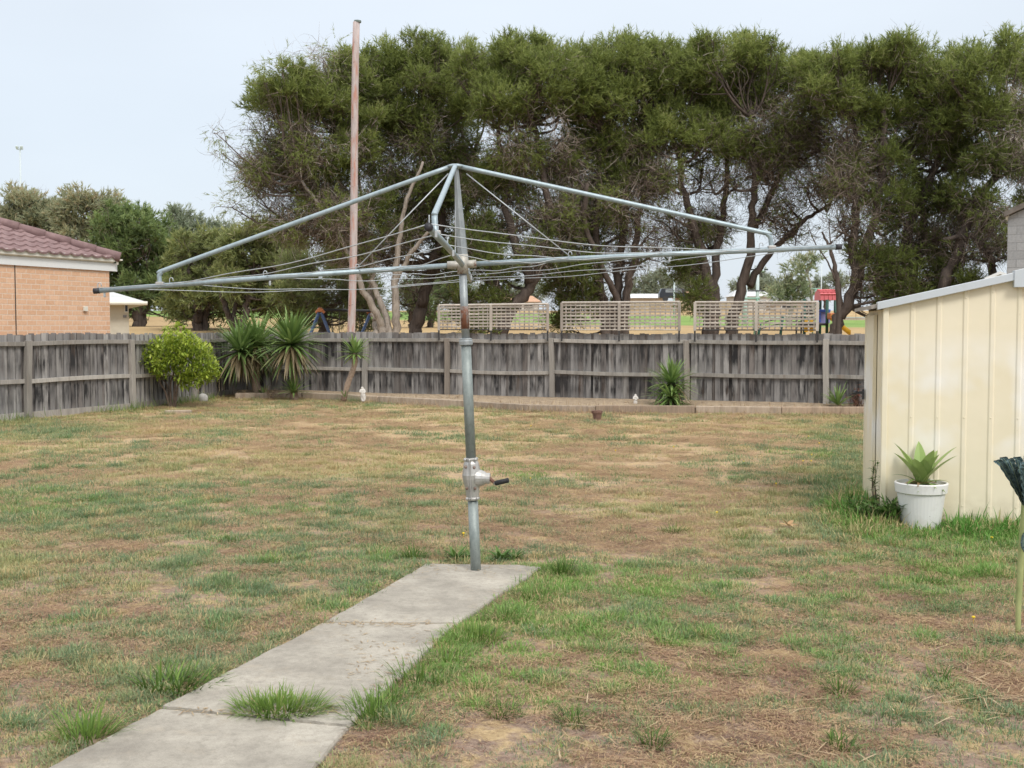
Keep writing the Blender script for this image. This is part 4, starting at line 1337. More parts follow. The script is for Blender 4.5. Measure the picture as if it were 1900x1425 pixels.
# ------------------------------------------------------------------ trees farther off
LEFTG = 'trees beyond the houses on the left'
tree('gum_tree', 'pale brown-tipped gum at the far left above the tiled roof', 'tree', 105,
     [([(40, 600), (42, 500), (38, 430)], 0.490, 0.156, 0)],
     jitter([(20, 400, 34, 'c'), (55, 380, 32, 'c'), (80, 410, 30, 'c'), (10, 440, 40, 'c'), (60, 440, 40, 'c'), (-30, 420, 40, 'c'), (95, 450, 30, 'c'), (40, 480, 45, 'c'), (30, 375, 28, 'c'), (95, 390, 22, 'c'), (70, 425, 36, 'c'), (100, 490, 40, 'c')], True), LEFTG, M_BARK_P, M_GUM, 1.3, 2.4)
tree('gum_tree', 'grey-green gum with gaps of sky between the brown-tipped gum and the dark green tree', 'tree', 100,
     [([(150, 600), (152, 500), (158, 420)], 0.448, 0.156, 0)],
     jitter([(120, 395, 26, 'c'), (155, 380, 32, 'c'), (195, 378, 30, 'c'), (215, 395, 22, 'c'), (135, 435, 34, 'c'), (175, 430, 30, 'c'), (110, 460, 26, 'c'), (150, 480, 40, 'c'), (140, 372, 24, 'c'), (180, 405, 34, 'c'), (125, 415, 30, 'c'), (200, 440, 34, 'c')], False), LEFTG, M_BARK_P, M_GUM, 1.3, 2.3)
tree('broadleaf_tree', 'dark green broadleaf tree rising right of the tiled house roof', 'tree', 72,
     [([(258, 620), (258, 580), (252, 545), (235, 480)], 0.420, 0.156, 0), ([(260, 612), (272, 565), (280, 520)], 0.252, 0.104, .5)],
     jitter([(195, 420, 30, 'c'), (245, 410, 30, 'c'), (275, 425, 30, 'c'), (190, 460, 34, 'c'), (230, 455, 38, 'c'), (280, 460, 36, 'c'), (215, 505, 40, 'c'), (265, 500, 40, 'c'), (300, 480, 32, 'c'), (240, 540, 40, 'c'), (285, 540, 30, 'c'), (200, 560, 34, 'c'), (330, 470, 26, 'c'), (310, 530, 34, 'c'), (180, 500, 30, 'c'), (215, 400, 26, 'c'), (320, 575, 22, 'c')], True), LEFTG, M_BARK_D, M_GRN, 1.0, 1.7)
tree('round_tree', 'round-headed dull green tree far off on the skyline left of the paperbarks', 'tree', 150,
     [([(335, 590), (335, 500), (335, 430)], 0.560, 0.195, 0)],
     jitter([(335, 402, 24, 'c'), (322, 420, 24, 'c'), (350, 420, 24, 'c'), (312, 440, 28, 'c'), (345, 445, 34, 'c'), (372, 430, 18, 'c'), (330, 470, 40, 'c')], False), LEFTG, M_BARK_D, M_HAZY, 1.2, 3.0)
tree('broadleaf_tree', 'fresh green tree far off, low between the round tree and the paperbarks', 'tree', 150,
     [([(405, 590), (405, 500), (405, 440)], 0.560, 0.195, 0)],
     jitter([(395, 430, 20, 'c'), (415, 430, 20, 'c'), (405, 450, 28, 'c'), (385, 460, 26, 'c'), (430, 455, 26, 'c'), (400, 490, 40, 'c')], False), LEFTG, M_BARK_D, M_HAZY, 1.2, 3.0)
tree('tea_tree', 'olive tea tree with a low forked trunk behind the yellow-green shrub', 'tree', 58,
     [([(368, 620), (367, 580), (360, 540), (350, 500)], 0.280, 0.104, 0), ([(380, 620), (383, 570), (390, 530)], 0.182, 0.078, .4)],
     jitter([(330, 490, 28, 'c'), (365, 470, 32, 'c'), (400, 475, 30, 'c'), (335, 530, 34, 'c'), (375, 515, 38, 'c'), (405, 520, 30, 'c'), (320, 565, 26, 'c'), (360, 560, 30, 'c'), (390, 555, 26, 'c'), (345, 455, 30, 'c'), (385, 450, 28, 'c'), (410, 550, 28, 'c'), (340, 580, 20, 'c')]), LEFTG, M_BARK_D, M_MEL2, 1.0, 1.4)
tree('tea_tree', 'olive tea tree with slim leaning trunks behind the pair of yuccas', 'tree', 54,
     [([(437, 625), (428, 590), (412, 550), (420, 500)], 0.210, 0.078, 0), ([(437, 620), (436, 570), (440, 520)], 0.154, 0.078, .5), ([(452, 625), (456, 570), (470, 510)], 0.238, 0.091, -.3)],
     jitter([(425, 460, 30, 'c'), (465, 440, 32, 'c'), (505, 445, 32, 'c'), (440, 500, 38, 'c'), (485, 490, 42, 'c'), (530, 480, 34, 'c'), (455, 540, 38, 'c'), (505, 535, 38, 'c'), (540, 530, 34, 'c'), (480, 565, 30, 'c'), (445, 450, 32, 'c'), (485, 430, 28, 'c'), (520, 560, 30, 'c'), (425, 530, 32, 'c'), (540, 450, 30, 'c')]), LEFTG, M_BARK_D, M_MEL2, 1.0, 1.35)
tree('tea_tree', 'dense dark olive tea tree with foliage near the ground behind the blue swing', 'tree', 48,
     [([(600, 625), (600, 590), (590, 540), (580, 480)], 0.280, 0.104, 0), ([(545, 625), (560, 595), (575, 560)], 0.112, 0.065, .5)],
     jitter([(560, 500, 36, 'd'), (605, 480, 36, 'd'), (640, 500, 36, 'd'), (540, 550, 34, 'c'), (590, 545, 40, 'd'), (635, 550, 38, 'd'), (670, 540, 34, 'd'), (555, 585, 22, 'c'), (600, 580, 26, 'd'), (690, 570, 34, 'd'), (655, 585, 24, 'd')]), LEFTG, M_BARK_D, M_MEL2, 1.2, 1.2)
tree('young_tree', 'slim young tree with dark leaves beyond the trunks right of the tall pole', 'tree', 62,
     [([(763, 616), (762, 590), (764, 560), (765, 540)], 0.154, 0.078, 0)],
     jitter([(765, 535, 26, 'd'), (750, 555, 20, 'd'), (782, 555, 22, 'd')]), None, M_BARK_D, M_GRN, 1.2, 1.4)
tree('young_tree', 'forked young tree beyond the fence just left of the first lattice screen', 'tree', 64,
     [([(797, 616), (798, 590), (795, 560), (790, 530)], 0.182, 0.078, 0), ([(799, 616), (805, 580), (812, 545)], 0.126, 0.065, .3)],
     jitter([(790, 540, 24, 'd'), (818, 535, 28, 'd'), (835, 555, 22, 'd'), (850, 535, 28, 'd')]), None, M_BARK_D, M_GRN, 1.2, 1.4)
tree('gum_tree', 'small olive gum seen under the clothesline arm, in the gap left of the shed', 'tree', 92,
     [([(1462, 610), (1470, 570), (1490, 520), (1510, 480)], 0.224, 0.078, 0), ([(1508, 600), (1506, 545), (1495, 500)], 0.140, 0.065, .3)],
     jitter([(1495, 492, 20, 'c'), (1475, 505, 20, 'c'), (1462, 530, 20, 'c'), (1440, 548, 18, 'c'), (1485, 530, 16, 'c'), (1515, 478, 14, 'c'), (1450, 535, 14, 'c'), (1490, 548, 18, 'c'), (1465, 550, 20, 'c')], False), None, M_BARK_P, M_GUM, 1.0, 1.9)
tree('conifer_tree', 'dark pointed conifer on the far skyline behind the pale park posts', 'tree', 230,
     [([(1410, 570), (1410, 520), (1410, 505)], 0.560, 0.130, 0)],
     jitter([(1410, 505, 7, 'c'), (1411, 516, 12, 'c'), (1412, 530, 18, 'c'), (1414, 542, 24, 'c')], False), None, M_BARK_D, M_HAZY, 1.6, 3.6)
tree('dead_tree', 'bare dead sapling behind the right tip of the clothesline arm', 'tree', 34,
     [([(1556, 618), (1555, 540), (1548, 490), (1536, 452), (1525, 430)], 0.098, 0.026, 0), ([(1550, 520), (1535, 485), (1512, 450), (1500, 420)], 0.028, 0.010, -.2), ([(1545, 480), (1540, 440), (1538, 405)], 0.028, 0.010, .2)],
     [(1528, 440, 26, 't', 0)], None, M_BARK_D, M_MEL2, .15, 1.0, limbs=False)

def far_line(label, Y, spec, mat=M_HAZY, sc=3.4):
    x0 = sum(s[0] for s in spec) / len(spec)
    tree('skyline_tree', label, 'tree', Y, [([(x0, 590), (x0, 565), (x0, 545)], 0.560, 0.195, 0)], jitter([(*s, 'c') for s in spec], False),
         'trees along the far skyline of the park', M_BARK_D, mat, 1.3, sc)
far_line('low far tree seen past the slanting grey trunk', 200, [(955, 540, 16), (980, 535, 18), (1005, 545, 18), (970, 555, 20), (940, 552, 14)])
far_line('far green tree between the many-stemmed paperbark and the thin park pole', 210, [(1190, 530, 20), (1215, 522, 22), (1235, 535, 20), (1205, 545, 22), (1180, 545, 16)])
far_line('far green tree right of the thin park pole', 220, [(1260, 528, 18), (1280, 520, 18), (1300, 535, 18), (1270, 543, 18)])
far_line('far tree behind the pale park posts', 225, [(1370, 530, 16), (1392, 525, 16), (1430, 532, 20), (1455, 540, 16), (1385, 545, 18)])
far_line('far tree between the small gum and the playground roof', 230, [(1520, 525, 14), (1545, 520, 16), (1565, 528, 14), (1530, 540, 16), (1500, 540, 16)])
far_line('far tree at the left end of the playing field', 190, [(440, 560, 16), (470, 556, 16), (520, 558, 18), (550, 560, 18)])
far_line('far tree beyond the field behind the first lattice screen', 195, [(870, 548, 18), (900, 545, 18), (845, 552, 14)])

# ------------------------------------------------------------------ garden plants
M_YUC = leafy('yucca leaf', [(0, (.060, .050, .030)), (.16, (.26, .20, .115)), (.24, (.085, .14, .042)), (.6, (.16, .25, .07)), (.9, (.26, .36, .12)), (1, (.33, .33, .12))], .2, .4)
M_STEM = mottled('yucca stem', (.20, .145, .105), (.38, .29, .225), 18, .9, .6, .01, (1, 1, 2))
M_LEMON = leafy('shrub leaf', [(0, (.09, .14, .02)), (.4, (.25, .34, .04)), (.8, (.41, .50, .075)), (1, (.54, .58, .15))], .35, .4)
M_BRANCH = mottled('shrub stem', (.09, .065, .05), (.20, .15, .115), 20, .9, .4)
M_DRY = leafy('dry grass', [(0, (.24, .16, .09)), (.5, (.40, .29, .17)), (1, (.55, .44, .29))], .25, .8)

def blade(p, d, L, wd, droop, tint, seg=6, fold=.25, tw=0.0, tip=.0, ex=2.2):
    """one strap leaf: folded along its middle, bending under its weight; quads as corner lists"""
    d = unit(d)
    sd = unit(np.cross(d, [0, 0, 1.0]) + 1e-6)
    pts, q = [np.array(p, float)], np.array(p, float)
    dd = d.copy()
    for s in range(seg):
        dd = unit(dd + np.array([0, 0, -droop * (s + .3) / seg]))
        q = q + dd * L / seg
        pts.append(q)
    out_ = []
    prof = [wd * (.55 + .45 * min(1, s / (seg * .3))) * max(tip, 1 - (s / seg) ** ex) for s in range(seg + 1)]
    up = unit(np.cross(sd, d))
    E = []
    for s, c in enumerate(pts):
        h = prof[s] / 2
        E.append((c - sd * h + up * h * fold, c, c + sd * h + up * h * fold))
    for s in range(seg):
        for a, b in ((0, 1), (1, 2)):
            out_.append((E[s][a], E[s][b], E[s + 1][b], E[s + 1][a]))
    return np.array(out_).reshape(-1, 3), [tint] * (len(out_))

def rosette(c, n, L, wd, el=(-.5, 1.5), droop=.12, tint=(.3, .85), dead=0.0, rr=None, out_dir=None, **k):
    V, T = [], []
    rr = rr or random
    for i in range(n):
        az = i * 2.39996 + rr.uniform(-.2, .2)
        f = (i + .5) / n
        e_ = el[0] + (el[1] - el[0]) * f + rr.uniform(-.12, .12)
        d = np.array([math.cos(az) * math.cos(e_), math.sin(az) * math.cos(e_), math.sin(e_)])
        dl = e_ < -.25 and rr.random() < dead
        t = rr.uniform(.10, .2) if dl else rr.uniform(*tint) + (.12 if rr.random() < .06 else 0)
        v, tt = blade(np.array(c) + d * .02, d, L * rr.uniform(.75, 1.1) * (.8 if e_ > 1.2 else 1), wd, droop * (2.2 if dl else 1) * rr.uniform(.5, 1.6), t, **k)
        V.append(v)
        T += tt
    return V, T

def bed_z():
    return .13

def yucca(label, heads, stems, base, extra=None, group='yuccas in the bed along the back fence', name='yucca'):
    root = thing(name, label, 'plant', base, group)
    for pts, r0, r1 in stems:
        P = curve(pts, 12)
        rad = np.linspace(r0, r1, 12) * (1 + .10 * np.sin(np.arange(12) * 2.4))
        MB().tube(P, rad, 10).build('stem', M_STEM, root, True)
    for c, n, L, wd, kw in heads:
        V, T = rosette(c, n, L, wd, **kw)
        fast_mesh('leaves', np.concatenate(V), 4, M_YUC, root, T)

def Yb(px, off):
    return back_pt(px, off)[1]

# left clump: two heads in front of the corner
Y1 = 25.9
P = lambda x, y, dy=0.: at(x, y, Y1 + dy)
yucca('broad dark yucca clump with hanging leaves in the back corner beside the yellow-green shrub',
      [(P(446, 652, -.1), 190, .90, .080, dict(el=(-1.25, 1.35), dead=.7)), (P(478, 640, .25), 180, .90, .080, dict(el=(-1.2, 1.4), dead=.7)), (P(489, 735, -.1), 16, .34, .035, dict(el=(.1, 1.3)))],
      [([P(478, 742), P(474, 715), P(470, 690), P(452, 655)], .085, .055), ([P(482, 742, .1), P(476, 700, .2), P(474, 645, .25)], .07, .05)], P(478, 742))
Y2 = 25.0
P = lambda x, y, dy=0.: at(x, y, Y2 + dy)
yucca('tallest yucca with a big star of leaves over a skirt of pale dead leaves',
      [(P(540, 640), 240, .92, .080, dict(el=(-1.0, 1.45), dead=.6)), (P(546, 668), 26, .55, .05, dict(el=(-1.5, -.9), dead=1.0, droop=.05)), (P(545, 728, -.15), 44, .48, .05, dict(el=(-.1, 1.35), tint=(.3, .8)))],
      [([P(546, 745), P(545, 700), P(540, 642)], .09, .06)], P(546, 742))
Y3 = 24.0
P = lambda x, y, dy=0.: at(x, y, Y3 + dy)
yucca('slim yucca with a long bare leaning trunk and one small tuft of leaves',
      [(P(659, 657), 64, .48, .06, dict(el=(-.4, 1.45), tint=(.45, .85))), (P(640, 737, -.05), 12, .22, .03, dict(el=(.1, 1.2)))],
      [([P(637, 744), P(646, 710), P(657, 680), P(659, 655)], .060, .055), ([P(655, 700), P(664, 668)], .012, .010)], P(637, 742))
Y4 = 22.0
P = lambda x, y, dy=0.: at(x, y, Y4 + dy)
yucca('round low yucca on the fence with leaves right down to the bed edging',
      [(P(1246, 712), 150, .62, .054, dict(el=(-1.0, 1.5), dead=.3)), (P(1244, 738, -.2), 90, .58, .050, dict(el=(-.7, .9), dead=.3, tint=(.35, .9)))],
      [([P(1247, 765), P(1246, 735), P(1246, 712)], .05, .045)], P(1247, 762))
Y5 = 21.35
P = lambda x, y, dy=0.: at(x, y, Y5 + dy)
yucca('small upright yucca tuft between the last fence post and the red weeds by the shed',
      [(P(1554, 752), 34, .46, .045, dict(el=(.15, 1.45), dead=.2, tint=(.35, .8)))], [([P(1554, 766), P(1554, 752)], .03, .028)], P(1554, 762))

def weed(name, label, c, n, h, mat, spread=.12, tint=(.2, .9), leaf=.05, group=None, stemmat=None):
    root = thing(name, label, 'plant', c, group)
    m = MB()
    V, T = [], []
    for i in range(n):
        b = np.array(c) + np.array([random.gauss(0, spread * .4), random.gauss(0, spread * .4), 0])
        e_ = b + np.array([random.gauss(0, spread), random.gauss(0, spread), h * random.uniform(.5, 1.05)])
        Q = curve([b, (b + e_) / 2 + np.array([random.gauss(0, .02), random.gauss(0, .02), .02]), e_], 7)
        m.tube(Q, np.linspace(.004, .0018, 7), 4)
        for q in Q[1:]:
            for _ in range(3):
                d = rdir(1)[0]
                d[2] = abs(d[2]) * .6
                v, t = blade(q, d, leaf * random.uniform(.6, 1.3), leaf * .28, .2, random.uniform(*tint), 2)
                V.append(v); T += t
    m.build('stems', stemmat or M_BRANCH, root)
    fast_mesh('leaves', np.concatenate(V), 4, mat, root, T)
M_REDW = leafy('red weed', [(0, (.07, .025, .018)), (.6, (.19, .065, .045)), (1, (.26, .16, .08))], .2)
M_GREENW = leafy('weed leaf', [(0, (.035, .075, .016)), (.5, (.085, .165, .035)), (.85, (.14, .235, .055)), (1, (.36, .38, .10))], .3, .5)
for i, (x, y, lb) in enumerate([(1582, 757, 'reddish dry weed beside the small upright yucca'), (1596, 752, 'taller reddish weed against the fence next to the shed')]):
    weed('red_weed', lb, at(x, 766, 21.3), 14, .42 + .1 * i, M_REDW, .10, leaf=.07, group='red weeds between the fence and the shed')
weed('dry_weed', 'straw-coloured dry weed left of the standing figure by the round yucca', at(1166, 764, 22.2), 14, .20, M_DRY, .10, leaf=.05, group='dry weeds in the back bed')
weed('dry_weed', 'low dry weed behind the terracotta pot', at(1092, 762, 22.7), 18, .16, M_DRY, .14, leaf=.05, group='dry weeds in the back bed')
weed('dry_weed', 'dry weed at the foot of the fence post behind the clothesline post', at(838, 752, 23.9), 18, .20, M_DRY, .16, leaf=.05, group='dry weeds in the back bed')
weed('dry_weed', 'spread of dry brown weed at the fence foot right of the round yucca', at(1335, 762, 21.9), 26, .13, M_DRY, .3, leaf=.06, group='dry weeds in the back bed')
weed('dry_weed', 'dry stalks between the two big yuccas', at(505, 738, 25.2), 16, .25, M_DRY, .14, leaf=.04, group='dry weeds in the back bed')

def shrub():
    c = gp(322, 757)
    Y = c[1]
    root = thing('lemon_shrub', 'round yellow-green shrub on several thin stems before the left fence', 'shrub', c)
    P = lambda x, y, dy=0.: at(x, y, Y + dy)
    m = MB()
    tips = []
    for x0, pts in ((314, [(311, 720), (300, 700), (285, 680)]), (318, [(316, 715), (322, 690), (318, 650)]), (324, [(330, 715), (345, 700), (365, 690)]), (322, [(325, 712), (335, 690), (350, 650)]), (316, [(306, 725), (296, 705), (300, 660)])):
        dy = random.uniform(-.4, .4)
        m.tube(curve([P(x0, 760)] + [P(x, y, dy * (i + 1) / 3) for i, (x, y) in enumerate(pts)], 14), np.linspace(.024, .009, 14), 7)
    m.build('stems', M_BRANCH, root, True)
    V, T = [], []
    cl = [(270, 665, 15), (285, 650, 18), (292, 675, 20), (310, 640, 22), (330, 632, 20), (318, 665, 24), (350, 640, 22), (370, 650, 20), (345, 670, 26), (378, 675, 22), (390, 690, 16), (365, 695, 22), (340, 700, 18), (300, 690, 16),
          (326, 610, 8), (308, 618, 9), (258, 662, 10), (266, 680, 8), (400, 680, 9), (352, 622, 10), (384, 652, 11), (402, 700, 7), (342, 612, 6), (290, 636, 8), (352, 706, 16), (381, 700, 14), (280, 690, 9), (330, 650, 28), (310, 610, 5), (330, 604, 4)]
    for x, y, r_ in cl:
        for dy in ((-.28, .25) if r_ > 12 else (0,)):
            q = P(x, y, dy * random.uniform(.5, 1.3))
            R_ = r_ / F * Y
            n = int(120 * (r_ / 20) ** 2) + 14
            o = q + rdir(n) * (RNG.random((n, 1)) ** .4) * R_
            dd = nrm(rdir(n) + (o - q) / R_ * .8 + np.array([0, 0, .35]))
            for i in range(n):
                v, t = blade(o[i], dd[i], .10 * random.uniform(.6, 1.2), .046, .3, float(np.clip(random.gauss(.5, .2) + .25 * (o[i][2] - q[2]) / R_, 0, 1)), 2, .3)
                V.append(v); T += t
    fast_mesh('leaves', np.concatenate(V), 4, M_LEMON, root, T)
    # edging block and pale stones at its foot
    b = gp(331, 768)
    tag(MB().box(b + np.array([0, 0, .02]), (.48, .12, .10), np.array(Matrix.Rotation(.1, 3, 'Z'))).build('edging_brick', M_SLP, bevel=.015), 'pale edging block on the lawn at the foot of the yellow-green shrub', 'edging')
    for x, y, r_, lb in ((377, 747, .11, 'pale round boulder right of the shrub stems'), (352, 746, .075, 'smaller pale stone between the shrub stems and the round boulder')):
        g = gp(x, y)
        m = MB().ball(g + np.array([0, 0, r_ * .75]), (r_, r_ * .8, r_ * 1.05), 14)
        m.v[-1] = m.v[-1] + .12 * r_ * (np.random.default_rng(3).random(m.v[-1].shape) - .5)
        tag(m.build('garden_stone', mottled('pale stone', (.26, .25, .235), (.42, .41, .385), 9, .9, .5, .01), None, True), lb, 'stone')
shrub()

# ------------------------------------------------------------------ ornaments
def figure(label, x, ytop, ybot, Y, wrap=False):
    b, t = at(x, ybot, Y), at(x, ytop, Y)
    h = t[2] - b[2]
    root = thing('garden_statue', label, 'statue', b)
    M_ = mottled('white cement', (.50, .47, .43), (.72, .69, .65), 14, .85, .4, .006)
    # one continuous skinned figure
    me = bpy.data.meshes.new('figure')
    if wrap:
        V = [(0, 0, .42), (0, 0, .58), (0, 0, .72), (0, 0, .80), (0, 0, .90), (-.11, -.03, .70), (-.15, -.08, .58), (-.04, -.14, .60), (.11, -.03, .70), (.15, -.08, .60), (.05, -.14, .63), (-.04, -.01, .25), (-.045, -.02, .08), (.05, .0, .25), (.05, -.02, .08), (0, 0, .02), (.09, -.1, .47)]
        E = [(0, 1), (1, 2), (2, 3), (3, 4), (2, 5), (5, 6), (6, 7), (2, 8), (8, 9), (9, 10), (0, 11), (11, 12), (0, 13), (13, 14), (12, 15), (14, 15), (1, 16)]
        rad = [.12, .12, .11, .05, .085, .055, .048, .04, .055, .048, .04, .10, .09, .10, .09, .12, .07]
    else:
        V = [(0, 0, .42), (-.01, 0, .58), (-.02, 0, .70), (-.02, -.01, .77), (-.03, -.03, .885), (-.13, -.03, .68), (-.17, -.09, .56), (-.05, -.16, .53), (.12, -.03, .68), (.16, -.1, .55), (.04, -.17, .50), (-.05, -.02, .24), (-.05, -.04, .06), (.08, -.04, .24), (.12, -.03, .06), (.03, 0, .02), (.14, .02, .3)]
        E = [(0, 1), (1, 2), (2, 3), (3, 4), (2, 5), (5, 6), (6, 7), (2, 8), (8, 9), (9, 10), (0, 11), (11, 12), (0, 13), (13, 14), (12, 15), (14, 15), (0, 16)]
        rad = [.14, .13, .12, .07, .115, .06, .055, .05, .06, .055, .05, .12, .10, .12, .11, .14, .10]
    me.from_pydata([(a * h, c * h, z * h) for a, c, z in V], E, [])
    o = link('figure', me, M_, root)
    o.matrix_parent_inverse = Matrix.Identity(4)
    s = o.modifiers.new('skin', 'SKIN')
    for v, r_ in zip(me.skin_vertices[0].data, rad):
        v.radius = (r_ * h, r_ * h * .9)
    me.skin_vertices[0].data[0].use_root = True
    o.modifiers.new('sub', 'SUBSURF').levels = 2
    o.modifiers['sub'].render_levels = 2
figure('white cherub-like figure with a round head standing by the slim yucca', 673, 714, 744, 24.05)
figure('slender pale figure holding a brown bundle, left of the round yucca', 1179, 728, 757, 22.1, True)
# the brown bundle it holds is stained cement
def pot_terra():
    g = gp(1108, 781)
    root = thing('terracotta_pot', 'small brown terracotta pot standing on a flat tile before the bed edging', 'pot', g)
    M_ = mottled('old terracotta', (.10, .055, .042), (.24, .145, .115), 25, .9, .4)
    MB().lathe(g + np.array([0, 0, .01]), [(.055, 0), (.060, .01), (.082, .12), (.094, .122), (.098, .165), (.088, .167), (.080, .13), (.03, .12)], 22).build('pot_body', M_, root, False, .002)
    MB().box(g + np.array([0, 0, .002]), (.26, .22, .022)).build('base_tile', mottled('pale tile', (.30, .22, .18), (.42, .33, .27), 20), root, bevel=.004)
pot_terra()

def big_pot():
    g = gp(1708, 979)
    root = thing('planter_pot', 'large white plastic pot with a broad-leaved plant before the cream shed', 'plant pot', g)
    M_ = NB('scuffed white plastic')
    c = M_.mix(M_.band(M_.noise(8, 5, .7), .5, .75, 0, .35), (.70, .695, .68), (.46, .43, .38))
    c = M_.mix(M_.band(M_.noise(55, 3, .6), .70, .73, 0, .7), c, (.14, .11, .085))
    M_.col(c)
    mp = M_.set(Roughness=.5)
    h, rt, rb = .37, .203, .148
    MB().lathe(g, [(rb - .01, 0), (rb, .01), (rt - .018, h - .085), (rt - .004, h - .08), (rt + .004, h - .008), (rt, h), (rt - .012, h), (rt - .018, h - .03), (.02, h - .035)], 40).build('pot_body', mp, root, False, .003)
    MB().lathe(g + np.array([0, 0, h - .034]), [(rt - .02, 0), (rt * .6, .015), (.02, .025)], 20).build('potting_soil', M_BED, root)
    ML = leafy('bromeliad leaf', [(0, (.16, .085, .04)), (.15, (.32, .22, .12)), (.22, (.13, .19, .055)), (.6, (.28, .39, .125)), (1, (.42, .50, .22))], .25, .35)
    c = g + np.array([0, 0, h - .02])
    V, T = [], []
    rr = random.Random(5)
    L = [(-2.2, .95, .27, .085, .6), (-1.3, 1.15, .30, .10, .62), (-.5, .85, .33, .085, .8), (-2.9, .9, .33, .08, .7), (-1.75, 1.05, .24, .09, .5), (-.9, 1.1, .27, .09, .7), (.6, 1.0, .30, .08, .75), (2.2, 1.0, .30, .08, .7), (1.4, 1.2, .33, .08, .6), (-3.05, 1.05, .37, .07, .8), (-.15, .95, .37, .07, .75)]
    for az, el, ln, wd, t in L:
        d = np.array([math.cos(az) * math.cos(el), math.sin(az) * math.cos(el), math.sin(el)])
        v, tt = blade(c, d, ln * 1.12, wd * 1.4, .10, t, 8, .30, ex=3.6)
        V.append(v); T += tt
    for i in range(20):
        az, el = rr.uniform(0, 2 * PI), rr.uniform(.12, .6)
        d = np.array([math.cos(az) * math.cos(el), math.sin(az) * math.cos(el), math.sin(el)])
        dead = rr.random() < .45
        v, tt = blade(c, d, rr.uniform(.16, .26), rr.uniform(.035, .06), rr.uniform(.15, .4), rr.uniform(.02, .16) if dead else rr.uniform(.25, .65), 6, .35)
        V.append(v); T += tt
    fast_mesh('leaves', np.concatenate(V), 4, ML, root, T)
big_pot()

def kale():
    g = gp(1889, 1180)
    Y = g[1]
    root = thing('kale_plant', 'tall kale plant with dark crinkled leaves on a pale green stalk at the right edge', 'plant', g)
    P = lambda x, y, dy=0.: at(x, y, Y + dy)
    MS = mottled('kale stalk', (.20, .25, .09), (.40, .42, .19), 14, .7, .4, .01, (1, 1, .4))
    st = curve([g, P(1890, 1120), P(1894, 1050), P(1899, 980), P(1903, 930)], 20)
    MB().tube(st, np.linspace(.013, .020, 20), 10).build('stalk', MS, root, True)
    M_ = NB('kale leaf')
    n = M_.noise(50, 4, .7)
    M_.col(M_.ramp(n, [(.3, (.020, .042, .046)), (.5, (.060, .105, .11)), (.7, (.16, .22, .225))]))
    M_.bump(n, .9, .01)
    mk = M_.set(Roughness=.55)
    mk2 = mottled('kale midrib', (.10, .15, .11), (.20, .26, .18), 20, .6)
    def leaf(pts, wd, seed):
        rr = np.random.default_rng(seed)
        Q = curve(pts, 30)
        T_ = unit(Q[-1] - Q[0])
        sd = unit(np.cross(T_, [0.25, -1, 0.1]))
        up = np.cross(sd, T_)
        us = np.linspace(-1, 1, 13)
        V = []
        for i, c in enumerate(Q):
            f = i / 29
            wv = wd * min(1, f * 2.2 + .15) * (1 - .85 * (max(0, f - .80) / .20) ** 2) * (1 + .10 * math.sin(i * 2.3 + seed))
            for u in us:
                V.append(c + sd * u * wv * .5 + up * (.30 * wv * u * u + .10 * wd * math.sin(i * 1.9 + u * 5 + seed) * abs(u) + rr.normal() * .05 * wd))
        f = [(i * 13 + j, i * 13 + j + 1, (i + 1) * 13 + j + 1, (i + 1) * 13 + j) for i in range(29) for j in range(12)]
        o = MB().add(V, f).build('leaf', mk, root, True)
        MB().tube(Q[:24], np.linspace(.0045, .002, 24), 6).build('midrib', mk2, o, True)
    for i, (x, y, dy, wd) in enumerate([(1848, 852, -.05, .036), (1859, 846, .03, .034), (1870, 849, -.08, .040), (1885, 845, .0, .046), (1899, 856, -.1, .07), (1915, 850, .05, .07), (1935, 856, -.05, .06), (1955, 870, .04, .06), (1905, 846, .12, .07)]):
        leaf([P(1902, 945), P(1902 + (x - 1902) * .35, 945 + (y - 945) * .42, dy * .4), P(1902 + (x - 1902) * .85, 945 + (y - 945) * .9, dy), P(x - 4 * (1 if x < 1900 else -1), y + 3, dy)], wd, i)
    leaf([P(1902, 985), P(1900, 996, -.04), P(1898, 1010, -.05), P(1900, 1024, -.045)], .045, 20)
    leaf([P(1905, 985), P(1925, 1000, .03), P(1935, 1030, .05)], .055, 21)
kale()

# ------------------------------------------------------------------ play equipment and the park beyond the fence
M_DGRN = painted('dark green paint', (.022, .085, .065), (.05, .05, .045), .2, .45)
M_LGRN = painted('pale green paint', (.25, .42, .33), (.1, .1, .1), .2, .5)
M_RED = painted('faded red plastic', (.66, .16, .18), (.4, .2, .2), .3, .5)
M_YEL = painted('yellow plastic', (.75, .42, .035), (.4, .3, .1), .25, .45)
M_BLU = painted('blue plastic', (.07, .15, .58), (.15, .2, .4), .25, .4)
M_NAVY = painted('blue painted steel', (.10, .15, .28), (.10, .10, .12), .3, .45)
M_ORG = mottled('orange fitting', (.40, .13, .05), (.60, .24, .11), 20, .6)
M_DARKP = mottled('dark steel', (.03, .03, .033), (.07, .07, .072), 12, .5, metal=.3)
M_PALE = painted('pale grey steel', (.52, .58, .60), (.35, .36, .36), .2, .5)

